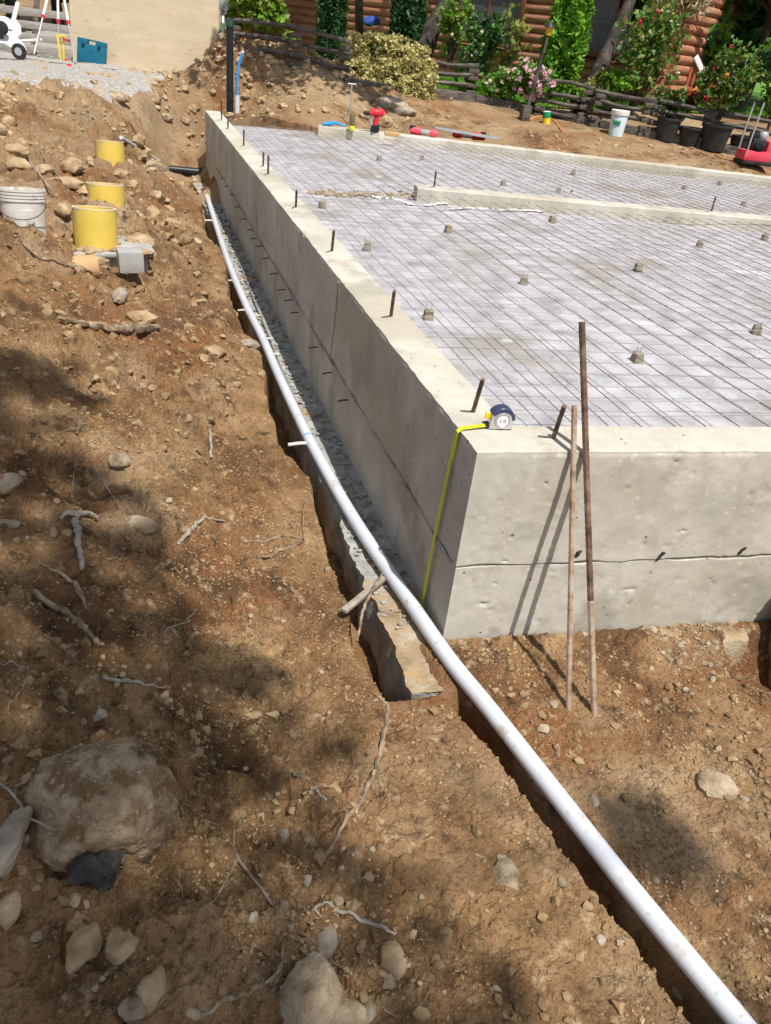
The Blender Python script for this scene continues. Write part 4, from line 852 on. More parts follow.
# meter pedestal behind the black pipe
qb=atd(222,80,13.4); zz0=qb[2]; e=empty('utility_pole',qb,'grey utility pipe with meter box behind the black vent pipe','utility pole')
MB().tube([qb,atd(223,14,13.4),atd(224,-30,13.4)],.035,14).build('conduit',GREYM,e); MB().box(atd(223,4,13.3),(.15,.12,.20),bev=.1,rz=rz).build('meter_box',GREYM,e); MB().box(atd(222,-16,13.3),(.17,.13,.22),bev=.1,rz=rz).build('meter_box',GREYM,e)
MB().box(atd(222,44,13.28),(.09,.09,.10),bev=.1,rz=rz).build('warning_tag',PINK,e)
qy=atd(237,40,14); MB().box(qy,(.16,.12,.08),bev=.3,rz=rz).build('yellow_box',YEL,label='small yellow box on the timber beside the vent pipe',cat='box')
# ================================================================== tools on rear wall
def onwall(px,py): return at(px,py,H)
# red cordless driver on the wall
q=onwall(376,133)+[0,.08,0]; s=depth(q)/CF
e=empty('cordless_driver',q,'red and black cordless driver standing on the rear wall','power tool')
MB().box(q+[0,.0,.05],(.12,.09,.09),bev=.2).build('battery',ABS,e); mb=MB(); mb.tube([q+[0,0,.08],q+[.02,0,.2]],.035,12); mb.tube([q+[-.10,0,.23],q+[-.05,0,.25],q+[.09,0,.25],q+[.11,0,.24]],[.03,.05,.055,.04],14); mb.build('housing',RED,e)
MB().lathe([(.03,0),(.035,.02),(.02,.08),(.008,.09)],14,q+[-.10,0,.235],(-1,0,0)).build('chuck',DARK,e)
MB().tube([q+[-.04,.0,.05],q+[-.07,0,.14],q+[-.05,0,.24]],.022,10).build('side_grip',GREYM,e)
# lump of wood block
q=onwall(390,137)+[.0,.08,0]
MB().box(q+[.05,0,.03],(.20,.14,.05),bev=.15,rz=-.2).build('wood_block',mat('raw_wood',[(.45,.27,.12),(.55,.36,.18)],scale=6,stretch=(6,1,1)),label='flat tan wooden block beside the red cordless driver',cat='wood block')
# spray can on its side with green cap
q=onwall(353,131)+[0,.08,0]; e=empty('marking_can',q,'dark marking can with lime green cap on the rear wall','spray can')
MB().lathe([(.001,0),(.04,0),(.042,.01),(.042,.05),(.036,.06)],20,q).build('cap',LIME,e); MB().lathe([(.036,.055),(.038,.06),(.038,.2),(.03,.215),(.01,.215)],20,q).build('can',mat('olive_can',[(.12,.11,.05),(.18,.16,.07)],scale=5,rough=.4),e)
# blue strap
q=onwall(334,127)+[0,.06,0]; mb=MB(); mb.tube([q+[-.16,0,.02],q+[-.04,0,.03],q+[.02,.03,.05],q+[.12,.05,.03],q+[.2,.02,.015]],[.02,.03,.02,.016,.01],8); mb.build('blue_strap',BLUE,label='bright blue plastic strap lying on the left end of the rear wall',cat='strap')
# pin flag / iron stake behind the wall
q=gp(349,125); tp=q+[0,0,36*depth(q)/CF]; e=empty('survey_stake',q,'thin grey steel stake standing in front of the yellow hedge','stake'); MB().tube([q,tp],.011,8).build('shaft',GREYM,e); MB().tube([tp+[-.06,0,0],tp+[.07,0,0]],.012,8).build('cross_head',GREYM,e)
def grinder(px0,py0,px1,py1,col,name,label):
    A=at(px0,py0,H+.05)+[0,.1,0];B=at(px1,py1,H+.05)+[0,.1,0];d=B-A; e=empty(name,(A+B)/2,label,'power tool')
    MB().tube([A,A+d*.35,A+d*.4],[.05,.055,.04],12).build('motor_housing',col,e); MB().tube([A+d*.38,A+d*.75],.036,12).build('body_grip',GREYM,e); MB().tube([A+d*.74,A+d*.9,B],[.05,.05,.03],12).build('head',col,e); MB().box(A+d*.05+[0,0,.03],(.08,.07,.07),bev=.2).build('battery',ABS,e)
grinder(413,131,440,135,PINK,'angle_tool','pinkish red power tool lying on the rear wall, nearer the driver')
grinder(487,138,455,135,RED,'rotary_hammer','red and grey power tool lying on the rear wall beside the board')
A=at(440,130,H+.11)+[0,.25,0];B=at(505,141,H+.06)+[0,.25,0]; MB().bar(A,B,.16,.03,.1).build('grey_board',GREYM,label='long pale grey board lying behind the tools on the rear wall',cat='board')
# ================================================================== yard: lawn, timbers, fence, pots
def lawnkeep(x,y):
    d=np.array([yback(v) for v in np.ravel(x)]).reshape(x.shape); return (y>np.maximum(d+2.9,12.6))&(x>1.5)
sheet('lawn',np.arange(1.5,30,.4),np.arange(10,40,.4),lambda x,y:G(x,y,False)+.03,LAWN,lawnkeep,kind='structure')
rg=np.random.default_rng(4); pp=np.stack([rg.uniform(3,13,60000),rg.uniform(11,20,60000)],1); d=np.array([yback(v) for v in pp[:,0]]); pp=pp[(pp[:,1]>np.maximum(d+3.0,12.7))]
zz=G(pp[:,0],pp[:,1],False)+.03; n=len(pp); a=rg.uniform(0,6.28,n); h=rg.uniform(.04,.10,n); ox=np.cos(a)*.012; oy=np.sin(a)*.012; lx=rg.normal(0,.02,n); ly=rg.normal(0,.02,n)
V=np.stack([np.stack([pp[:,0]-ox,pp[:,1]-oy,zz],1),np.stack([pp[:,0]+ox,pp[:,1]+oy,zz],1),np.stack([pp[:,0]+lx,pp[:,1]+ly,zz+h],1)],1).reshape(-1,3)
MB().add(V,[(3*i,3*i+1,3*i+2) for i in range(n)]).build('grass',GRASS,kind='stuff',label='short bright green lawn grass behind the rail fence',cat='grass')
# timbers edging the yard
tp_=[(250,73),(345,92),(430,103),(478,108),(520,115),(562,124),(606,134),(650,143),(700,153),(771,167)]
tl=['timber edging behind the dirt pile','timber edging under the yellow hedge','timber edging at the stacked rails left of the flower bed','timber edging below the white pink flowers','timber edging at the foot of the lamp post','timber edging behind the green and yellow can','timber edging behind the white bucket','timber edging behind the dark planters','timber edging behind the red compactor']
GP=[gp(a,b-3) for a,b in tp_]
for k in range(len(GP)-1):
    A=GP[k]+[0,.25,.05];B=GP[k+1]+[0,.25,.05]; d_=(B-A)/np.linalg.norm(B-A); MB().bar(A+d_*.02,B-d_*.02,.16,.2,.12).build('timber',WOODG,label=tl[k],cat='timber')
def fence(pa,pb,label,nr=4,h=.72,ext=.12):
    A=gp(*pa)+[0,.45,0];B=gp(*pb)+[0,.45,0]; d=B-A;L=np.linalg.norm(d);d/=L;nv=np.cross([0,0,1],d)
    e=empty('rail_fence',A,label,'fence')
    for k in range(nr):
        z=.14+k*(h-.14)/(nr-1)
        for j in range(1):
            P_=[A-d*ext+nv*.03*(k%2),(A+B)/2+nv*random.uniform(-.02,.02),B+d*ext+nv*.03*(k%2)]; P_=[p_+np.array([0,0,z+random.uniform(-.03,.03)]) for p_ in P_]
            MB().tube(cr(np.array(P_),np.linspace(0,2,12)),.036,6,rough=.35,seed=k).build('rail',WOODG,e)
    for q in (A,B):
        mb=MB()
        for k in range(5): mb.bar(q+[-.10,0,.06+k*h/5.2],q+[.10,random.uniform(-.03,.03),.06+k*h/5.2],.085,.07,.25)
        mb.build('crib_stack',STONEW,e)
    return e
fence((238,72),(296,80),'weathered rail fence section behind the dirt pile, left one',4,.7)
fence((300,80),(348,92),'dark rail fence section beside the left end of the yellow hedge',4,.7)
fence((424,101),(478,106),'dark rail fence section between the yellow hedge and the flower bed',4,.6)
fence((548,122),(592,129),'sunlit rail fence section right of the lamp post',4,.62)
fence((606,133),(655,143),'rail fence section behind the white bucket',4,.62)
fence((664,145),(716,155),'shaded rail fence section behind the dark planters',4,.62)
fence((722,156),(790,168),'rail fence section behind the red compactor',4,.62)
# far-left rails behind tripod
e=empty('rail_fence',atd(20,50,15),'silvery rail fence behind the tripod at the far left','fence')
for k,(y0,y1) in enumerate([(6,18),(19,31),(31,43),(42,54)]):
    MB().bar(atd(-20,y0,15.2),atd(80,y1,15.0),.04,.13,.2).build('rail',mat('silver_rail%d'%k,[(.28,.25,.22),(.42,.39,.35)],scale=5,stretch=(1,1,6),bump=.4),e)
for px in(-10,33,74): MB().bar(atd(px,56+px*.1,15.3),atd(px+4,-6+px*.1,15.3),.1,.1,.2,up=(0,1,0)).build('post',WOODG,e)
# white pail
q=gp(615,136); d=depth(q); r=.142*d/13; e=empty('white_pail',q,'white plastic pail with lid and green lettering before the rail fence','bucket')
MB().lathe([(r*.84,0),(r,.36),(r*.98,.37)],32,q).build('pail_body',BUCKW,e); MB().lathe([(r*1.06,.33),(r*1.08,.345),(r*1.08,.40),(r*1.03,.405),(.01,.40)],32,q).build('lid',WHITE,e)
vdq=(CC-q)*[1,1,0];vdq/=np.linalg.norm(vdq);sdq=np.array([-vdq[1],vdq[0],0])
mb=MB()
for k in range(5):
    a=(-.5+k*.17); dirp=vdq*math.cos(a)+sdq*math.sin(a); rr=r*.94+.004; mb.bar(q+dirp*rr+[0,0,.18],q+dirp*rr*1.015+[0,0,.23 if k%2 else .25],.028,.006,0,up=tuple(dirp))
mb.build('green_print',GREEN,e)
# small can
q=gp(546,124)+[0,0,0]; e=empty('small_can',q,'green and yellow can tipped beside the lamp post','can'); ax=np.array([-.12,0,1.]);
MB().lathe([(.001,0),(.07,0),(.07,.10)],20,q,ax,cap=False).build('lower_label',YEL,e); MB().lathe([(.0705,.10),(.0705,.19),(.066,.20)],20,q,ax,cap=False).build('upper_label',GREEN,e); MB().lathe([(.066,.2),(.06,.195),(.001,.195)],20,q,ax).build('lid',WHITE,e)
cp=[gp(a,b,.015) for a,b in [(530,121),(538,117),(550,119),(556,124),(562,132)]]; MB().tube(cr(np.array(cp),np.linspace(0,4,30)),.010,6).build('orange_cord',ORAN,label='orange cord looping round the green and yellow can',cat='cord')
# ------------------------------------------------------------------ foliage helpers
def blob_pts(rg,n,lobes):
    """points near the surface of and inside several lobes: (centre, radii, weight)"""
    out=[];W_=np.array([l[2] for l in lobes],float);W_/=W_.sum()
    for (c,r,_),k in zip(lobes,(W_*n).astype(int)):
        v=rg.normal(size=(k,3));v/=np.linalg.norm(v,axis=1)[:,None]; v*=(rg.random(k)**.28)[:,None]
        v*=(1+.35*fbm(v[:,0]*2+c[0],v[:,1]*2+c[1],v[:,2]*2,3,3))[:,None]
        out.append(np.array(c)+v*np.array(r))
    return np.concatenate(out)
def clumpy(p_,s,th=-.15): return p_[fbm(p_[:,0]*s,p_[:,1]*s,p_[:,2]*s,2,9)>th]
def shrub(name,px,py,wpx,hpx,m,label,n=2500,leaf=.05,nl=9,cat='shrub',seed=1,flowers=None,m2=None,dep=None,group=None,stem=.02):
    b=gp(px,py) if dep is None else atd(px,py,dep); d=depth(b); W_=wpx*d/CF; Hh=hpx*d/CF; rg=np.random.default_rng(seed)
    e=empty(name,b,label,cat,group); lobes=[]
    for k in range(nl):
        a=rg.uniform(0,6.28);rr=rg.random()**.5*.33; lobes.append((b+[math.cos(a)*rr*W_,math.sin(a)*rr*W_,Hh*rg.uniform(.30,.80)],(W_*rg.uniform(.18,.28),W_*rg.uniform(.18,.28),Hh*rg.uniform(.16,.26)),1))
    p_=clumpy(blob_pts(rg,n,lobes),3.5/max(W_,.3)*1.5)
    MB().leaves(p_[::2] if m2 else p_,leaf,seed).build('foliage',m,e,smooth=False)
    if m2: MB().leaves(p_[1::2],leaf,seed+1).build('young_foliage',m2,e,smooth=False)
    mb=MB()
    for l in lobes[:6]: mb.tube(cr(np.array([b-[0,0,.05],(b+l[0])/2+rg.normal(size=3)*.04*W_,l[0]]),np.linspace(0,2,7)),np.linspace(stem,stem*.3,7),6)
    mb.build('stem',BARK,e)
    if flowers:
        for fm,nf,fs in flowers:
            ii=rg.choice(len(p_),nf); mb=MB()
            for i in ii:
                c=p_[i]+(CC-p_[i])/np.linalg.norm(CC-p_[i])*.15*W_+[0,0,.02]
                for j in range(7): v=rg.normal(size=3);v/=np.linalg.norm(v); mb.leaves((c+v*fs*.3)[None],fs*.8,int(i)+j,1.2)
            mb.build('blossoms',fm,e,smooth=False)
    return e
# yellow hedge
hb_=gp(392,100);dh=depth(hb_); e=empty('variegated_hedge',hb_,'big rounded cream and yellow variegated bush behind the dirt pile','bush')
rg=np.random.default_rng(3);lob=[]
for k,(px,py,rx_,ry_) in enumerate([(362,52,20,18),(385,50,24,18),(408,60,22,18),(425,72,13,14),(365,72,20,16),(390,74,24,18),(408,88,16,14),(352,62,12,18),(372,92,24,16),(352,80,14,18),(398,95,22,16),(422,88,16,18)]):
    c=atd(px,py+2,dh+.45); lob.append((c,(rx_*dh/CF,rx_*dh/CF*.8,ry_*dh/CF*1.05),1))
p_=blob_pts(rg,30000,lob); p_=p_[fbm(p_[:,0]*6,p_[:,1]*6,p_[:,2]*6,2,9)>-.48]
MB().leaves(p_,.046,1).build('pale_leaves',HEDGE,e,smooth=False); 
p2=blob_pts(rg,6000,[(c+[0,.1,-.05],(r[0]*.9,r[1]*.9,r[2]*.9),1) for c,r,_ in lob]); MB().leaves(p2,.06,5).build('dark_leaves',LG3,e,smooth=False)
mb=MB(); [mb.tube([hb_+[0,.5,-.1],hb_*.5+l[0]*.5+[0,.2,-.1],l[0]],[.05,.035,.012],7) for l in lob]; mb.build('stem',BARK,e)
# cedars
def cedar(px,pyb,wpx,top,dep,label,m,seed):
    b=atd(px,pyb,dep); b[2]=max(b[2],float(G(b[0],b[1],False))-.2) if False else b[2]; W_=wpx*dep/CF; h=(pyb-top)*dep/CF*1.0; rg=np.random.default_rng(seed)
    n=9000; t=rg.random(n)**.8; a=rg.uniform(0,6.28,n); prof=np.sin(np.clip(t*.94+.06,0,1)*np.pi)**.45*(1-.68*t)
    r=W_*.62*prof*(rg.random(n)**.25)*(1+.16*np.sin(a*5+t*9)+.10*np.sin(a*9-t*21)); p_=b+np.stack([np.cos(a)*r,np.sin(a)*r,t*h],1)
    e=empty('cedar_tree',b,label,'tree'); MB().leaves(p_,.06,seed,2.6,.1).build('foliage',m,e,smooth=False); MB().tube([b-[0,0,.2],b+[0,0,h*.9]],[W_*.1,.01],8).build('trunk',BARK,e)
cedar(553,104,42,-60,15.4,'bright green columnar cedar against the log wall between the windows',LG5,5)
cedar(328,80,27,-80,16.0,'dark narrow cedar left of the yellow hedge',LG3,6)
cedar(401,80,32,-80,16.4,'dark narrow cedar behind the middle of the yellow hedge',LG3,7)
# trees with bare trunks
def trunk_tree(pts,rpx,dep,label,name='tree',seed=3,crown=True):
    Q=[atd(a,b,dep) for a,b in pts]; e=empty(name,Q[0],label,'tree'); P_=cr(np.array(Q),np.linspace(0,len(Q)-1,30)); R_=np.interp(np.linspace(0,1,30),np.linspace(0,1,len(rpx)),rpx)*dep/CF
    MB().tube(P_,R_,14,rough=.22,seed=seed).build('trunk',BARK,e)
    rg=np.random.default_rng(seed); 
    topp=Q[-1]
    br=MB();lob=[]
    for k in range(9):
        a=rg.uniform(0,6.28);L_=rg.uniform(1.2,2.4); s_=topp-[0,0,rg.uniform(0,1.2)]; t_=s_+[math.cos(a)*L_,math.sin(a)*L_,rg.uniform(.5,1.6)]
        br.tube(cr(np.array([s_,(s_+t_)/2+[0,0,.2],t_]),np.linspace(0,2,8)),np.linspace(R_[-1]*.5,.015,8),6); lob.append((t_,(1.0,1.0,.6),1))
    br.build('limbs',BARK,e); MB().leaves(clumpy(blob_pts(rg,5000,lob),1.6),.16,seed,2.0).build('crown',LG2,e,smooth=False)
trunk_tree([(580,112),(590,90),(607,55),(622,20),(634,-15),(665,-150),(700,-380)],[9.5,8,7,6.5,6.2,5,4],14.6,'grey leaning tree trunk crossing the right house window',seed=12)
trunk_tree([(415,72),(424,52),(436,22),(448,-8),(480,-150),(520,-380)],[9,8.5,8,8,6,4],15.5,'dark leaning tree trunk rising behind the right of the yellow hedge',seed=15)
trunk_tree([(400,80),(408,40),(414,5),(418,-60),(424,-350)],[4,3.6,3.4,3,2.5],16.8,'slim dark tree trunk just behind the leaning one',seed=18)
# shrubs
shrub('garden_bush',255,72,66,82,LG1,'bright green bush with long leaves behind the black vent pipe',3600,.11,12,seed=21,dep=15.5,m2=LG4)
shrub('fern',292,72,36,36,LG1,'feathery green fern growing left of the porch posts',1200,.09,6,'fern',22,dep=15.2)
shrub('dark_shrub',470,94,52,80,LG3,'dark leafy shrub growing by the left house window',2200,.07,10,seed=23,m2=LG2,dep=14.6,flowers=[(PETW,8,.05)])
shrub('climbing_rose',448,66,44,70,LG4,'yellowish climbing shrub between the trunk and the left window',1300,.07,9,seed=24,m2=LG1,dep=15.2,flowers=[(PETW,14,.06)])
shrub('tall_rose',505,92,40,95,LG4,'thin tall rose reaching over the left house window',500,.07,8,seed=25,dep=15.0)
shrub('flower_bush',505,104,50,38,LG2,'low cream flowering bush left of the pink one',1800,.06,9,seed=26,flowers=[(PETW,26,.07)],dep=14.2,m2=LG1)
shrub('rhododendron',530,108,42,46,LG2,'bush covered in pink blossoms beside the lamp post',1900,.06,9,seed=27,flowers=[(PETP,60,.10)],dep=14.2,m2=LG1)
shrub('climbing_rose',630,112,68,94,LG2,'large rose bush with one red bloom against the log wall',1900,.075,13,seed=28,m2=LG4,dep=14.6,flowers=[(PETR,5,.09),(PETW,10,.06)])
shrub('clipped_shrub',614,101,34,26,LG5,'small round bright green shrub behind the fence near the trunk',2200,.05,9,seed=29,dep=14.3)
shrub('low_grass_plant',572,108,26,24,LG1,'yellow green grassy plant behind the sunlit fence section',900,.06,6,'plant',30,dep=14.4)
shrub('golden_shrub',665,122,40,20,LG1,'low golden green shrub at the foot of the house corner',1400,.06,8,seed=31,dep=13.8)
shrub('flowering_shrub',590,105,22,34,LG4,'small shrub with sparse leaves just right of the trunk base',600,.06,6,seed=32,dep=14.5)
def pot(px,py,wpx,hpx,label,seed,sh=None):
    b=gp(px,py);d=depth(b);r=wpx*d/CF/2;h=hpx*d/CF/.95; e=empty('planter',b,label,'planter')
    MB().lathe([(r*.74,0),(r*.96,h*.9),(r*1.04,h*.9),(r*1.05,h),(r*.97,h),(r*.93,h*.85),(.01,h*.85)],28,b).build('tub',BLACKPOT,e)
    if sh: shrub(sh[0],px,py-hpx*.9,sh[1],sh[2],sh[3],sh[4],sh[5],.06,9,'potted plant',seed,flowers=sh[6],m2=sh[7],dep=d,stem=.018)
pot(664,141,24,20,'brown barrel planter, leftmost of the dark ones',41,('potted_shrub',34,34,LG3,'dark drooping plant in the leftmost dark planter',1000,None,LG4))
pot(687,146,24,16,'low dark planter between the barrel and the big black pot',42,None)
pot(711,150,30,22,'big black planter pot below the tall rose bush',43,('rose_bush',66,92,LG2,'tall rose bush with red and orange blooms in the big black pot',3200,[(PETR,4,.085),(ORAN,4,.07),(PETW,2,.08)],LG4))
shrub('laurel_bush',768,128,40,60,LG1,'bright leafy bush rising behind the red compactor',1500,.07,9,seed=52,dep=14.6,m2=LG2)
pot(737,154,22,16,'small black planter just left of the red compactor',44,None)
# lamp post
b=gp(524,121);d=depth(b);k_=d/CF; e=empty('garden_lamp',b,'dark garden lamp post with amber lantern before the cedar','lamp post')
tp2=atd(548,36,d+.05); MB().tube(np.linspace(b-[0,0,.05],tp2,10),np.linspace(.036,.022,10),10,rough=.2).build('post',BARK,e)
MB().lathe([(.03,0),(.055,.01),(.07,.12),(.075,.13)],12,tp2,cap=True).build('lantern',mat('amber_glass',[(.55,.30,.04),(.65,.38,.06)],scale=5,rough=.3),e); MB().lathe([(.10,.13),(.09,.15),(.04,.21),(.01,.24)],12,tp2).build('lantern_cap',DARK,e)
MB().box(b+[0,0,.12],(.16,.14,.26),bev=.1).build('base_block',WOODG,e)
# ------------------------------------------------------------------ log house
hr=atd(656,108,15.5);hl=atd(228,52,22.6); zb=hr[2]-.35; D=(hr-hl)*[1,1,0];LW=np.linalg.norm(D);D/=LW;N=np.array([D[1],-D[0],0])
if N@(CC-hr)<0:N=-N
e=empty('log_house',(hr[0],hr[1],zb),'reddish brown log house with dark windows behind the garden','house')
def hp_(s,z,o=0): return np.array([hr[0],hr[1],0])-D*s+N*o+[0,0,z]
def s_of(px): # distance along wall from right corner for a pixel column at eye height
    lo,hi=-2,LW+2
    for _ in range(40):
        mid=(lo+hi)/2; P_=hp_(mid,2.0);r_=P_-CC; x=385.5+CF*(r_@_R)/(r_@_f)
        if x>px: lo=mid
        else: hi=mid
    return (lo+hi)/2
LP=.175; nlog=24
wins=[(s_of(660-14),s_of(572),1.95,2.95),(s_of(521),s_of(436),2.05,3.05)]
wins=[(s_of(636),s_of(577),None,None),(s_of(516),s_of(452),None,None)]
def z_at(px,py,s): # height of wall point seen at py given s
    lo,hi=0,7
    for _ in range(40):
        m_=(lo+hi)/2;r_=hp_(s,m_)-CC; y=512-CF*(r_@_U)/(r_@_f)
        if y>py: lo=m_
        else: hi=m_
    return (lo+hi)/2
W2=[]
for (sa,sb,_,_),(pt,pbm) in zip(wins,[(10,53),(-30,40)]): sm_=(sa+sb)/2; z1_=z_at(0,pbm,sm_); z2_=max(z_at(0,pt,sm_),z1_+.95); W2.append((sa,sb,z1_,z2_))
mb=MB()
for k in range(nlog):
    z=zb+LP*(k+.5); segs=[(-.02,LW)]
    for (sa,sb,z1_,z2_) in W2:
        if z1_-.10<z<z2_+.10:
            ns=[]
            for a_,b_ in segs:
                if sb+.08<a_ or sa-.08>b_: ns.append((a_,b_))
                else:
                    if sa-.08>a_: ns.append((a_,sa-.08))
                    if sb+.08<b_: ns.append((sb+.08,b_))
            segs=ns
    for a_,b_ in segs:
        if b_-a_<.05: continue
        nseg=max(2,int((b_-a_)/1.2)); P_=[hp_(a_+(b_-a_)*i/nseg,z,0) for i in range(nseg+1)]; mb.tube(P_,LP*.54,12)
mb.build('log_wall',LOGM,e)
mb=MB(); mb.add([hp_(0,zb,-.06),hp_(LW,zb,-.06),hp_(LW,zb+4.2,-.06),hp_(0,zb+4.2,-.06),hp_(0,zb,-5),hp_(LW,zb,-5),hp_(LW,zb+4.2,-5),hp_(0,zb+4.2,-5)],[(0,1,2,3),(7,6,5,4),(1,5,6,2),(0,3,7,4)]); mb.build('wall_core',TRIM,e,smooth=False)
# corner of crossing log ends
mb=MB();me_=MB()
for k in range(nlog):
    z=zb+LP*(k+ (0 if k%2 else 0)); c=hp_(.10,z,.0)
    A=hp_(.10,z,-.4);B=hp_(.10,z,.22+.05*(k%2)); mb.tube([A,B],LP*.52,12); me_.lathe([(.001,0),(LP*.50,0),(LP*.5,.003)],12,B,N)
mb.build('corner_logs',LOGM,e); me_.build('log_ends',LOGE,e)
for k in range(nlog): pass
mb=MB()
for k in range(nlog): mb.tube([hp_(-.03,zb+LP*k,-.05),hp_(-.03,zb+LP*k,-5)],LP*.54,12)
mb.build('end_wall',LOGM,e)

for j,(sa,sb,z1_,z2_) in enumerate(W2):
    fr=MB(); t_=.10
    fr.bar(hp_(sa-t_,z2_+t_/2,.11),hp_(sb+t_,z2_+t_/2,.11),.06,t_,.1);
    for s_ in (sa-t_/2,sb+t_/2): fr.bar(hp_(s_,z1_,.11),hp_(s_,z2_,.11),t_,.06,.1,up=tuple(N))
    wf=fr.build('window',TRIM,e)
    MB().bar(hp_(sa-t_-.04,z1_-t_/2,.13),hp_(sb+t_+.04,z1_-t_/2,.13),.12,t_,.1).build('sill',TRIM,wf)
    MB().add([hp_(sa,z1_,.02),hp_(sb,z1_,.02),hp_(sb,z2_,.02),hp_(sa,z2_,.02)],[(0,1,2,3)]).build('pane',GLASS,wf,smooth=False)
    zm=z1_+(z2_-z1_)*.62; MB().add([hp_(sa,z1_,.035),hp_(sb,z1_,.035),hp_(sb,zm,.035),hp_(sa,zm,.035)],[(0,1,2,3)]).build('insect_screen',BLIND,wf,smooth=False)
    MB().bar(hp_((sa+sb)/2-.02,z1_,.05),hp_((sa+sb)/2-.02,z2_,.05),.05,.03,.1,up=tuple(N)).build('mullion',TRIM,wf)
zr=zb+4.05
V=[hp_(-1.1,zr+.05,.30),hp_(LW+.6,zr+.05,.30),hp_(LW+.6,zr+2.2,-3.2),hp_(-1.1,zr+2.2,-3.2),hp_(LW+.6,zr-.15,-7),hp_(-1.1,zr-.15,-7)]
V+=[v-np.array([0,0,.18]) for v in V]
MB().add(V,[(0,1,2,3),(3,2,4,5),(6,9,8,7),(9,11,10,8),(0,6,7,1),(1,7,8,2),(2,8,10,4),(4,10,11,5),(5,11,9,3),(3,9,6,0)]).build('roof',ROOF,e,smooth=False)
# porch: posts, deck and roof shading the left part
sp0=s_of(350);sp1=s_of(236)
for px in (296,302.5): 
    s_=s_of(px); MB().bar(hp_(s_,zb-.1,2.0 if px<300 else 1.9),hp_(s_,zb+2.9,2.0),.16,.16,.1,up=tuple(N)).build('porch_post',mat('cedar_post',[(.26,.10,.05),(.34,.14,.07)],scale=4,rough=.7),e)
MB().bar(hp_(sp0,zb+3.0,1.1),hp_(sp1,zb+3.0,1.1),2.6,.14,.05).build('porch_roof',ROOF,e)
MB().bar(hp_(sp0,zb+.25,1.1),hp_(sp1,zb+.25,1.1),2.2,.14,.05).build('porch_deck',WOODG,e)
MB().bar(hp_(sp0,zb+1.0,.25),hp_(s_of(372),zb+1.0,.25),.9,.05,.05).build('porch_rail',TRIM,e) if False else None
q=atd(369,21,16.6); MB().rock(q,(.42,.3,.22),4,3,.35).build('blue_tarp_bundle',mat('blue_tarp',[(.02,.06,.25),(.04,.10,.38)],scale=6,rough=.5),label='crumpled blue cloth bundle against the logs above the yellow hedge',cat='bundle')
# red birdhouse-like shed right of the corner
q=atd(688,103,13.9); e=empty('red_trellis',q,'red brown wooden chair back with white slanted rail beside the house corner','garden chair')
mb=MB(); 
for k in range(4): mb.bar(q+[-.14+.09*k,0,0],q+[-.10+.10*k,.03,.62-.07*k],.05,.03,.1,up=(0,1,0))
mb.bar(q+[-.16,0,.22],q+[.2,0,.18],.04,.06); mb.build('slats',mat('red_wood',[(.30,.06,.03),(.40,.10,.05)],scale=5),e); MB().bar(q+[-.12,-.02,.72],q+[.26,-.02,.36],.03,.09).build('slanted_rail',WHITE,e); MB().rock(q+[-.02,-.1,.16],(.16,.14,.22),5,2,.3).build('orange_pad',ORAN,e)
shrub('petunia_pot',683,118,20,30,LG3,'pink and violet flowers hanging beside the garden chair',300,.05,5,'flower',51,dep=13.7,flowers=[(PETR,6,.10)])
# ------------------------------------------------------------------ plate compactor
b=gp(751,166);d=depth(b);k_=d/CF; sdx=np.array([math.cos(-.25),math.sin(-.25),0]);sdy=np.array([-sdx[1],sdx[0],0])
def pcw(a,b_,c): return b+sdx*a+sdy*b_+np.array([0,0,c])
rzc=-.25; e=empty('plate_compactor',b,'red plate compactor with black engine and tall handle at the right edge','compactor')
mb=MB(); mb.box(pcw(0,0,.06),(.50,.38,.05),bev=.2,rz=rzc); mb.build('base_plate',DARK,e)
mb=MB(); mb.box(pcw(-.02,-.0,.16),(.46,.34,.15),bev=.18,rz=rzc); mb.box(pcw(.16,0,.28),(.12,.3,.22),bev=.15,rz=rzc); mb.build('housing',PINK,e)
mb=MB(); mb.box(pcw(-.03,0,.32),(.22,.22,.18),bev=.15,rz=rzc); mb.lathe([(.01,0),(.08,.01),(.09,.06),(.05,.08)],16,pcw(-.03,-.11,.33),-sdy); mb.build('engine',DARK,e)
MB().lathe([(.01,0),(.07,0),(.075,.02),(.075,.08),(.06,.10),(.01,.10)],18,pcw(.04,0,.41)).build('air_filter',GREYM,e); MB().box(pcw(-.1,.02,.44),(.12,.12,.08),bev=.25,rz=rzc).build('fuel_tank',ABS,e)
for s_ in (-1,1): MB().tube([pcw(-.22,s_*.16,.15),pcw(-.22,s_*.16,.45),pcw(-.20+.0,s_*.16,.92)],.014,8).build('handle_bar',GREYM,e)
MB().tube([pcw(-.20,-.16,.92),pcw(-.2,.16,.92)],.014,8).build('handle_grip',ABS,e)
q=gp(774,166,.05); MB().box(q,(.16,.16,.12),bev=.2).build('blue_grey_box',mat('pale_blue_box',[(.35,.42,.55),(.42,.5,.62)],scale=4),label='pale blue box cut by the right edge beside the compactor',cat='box')
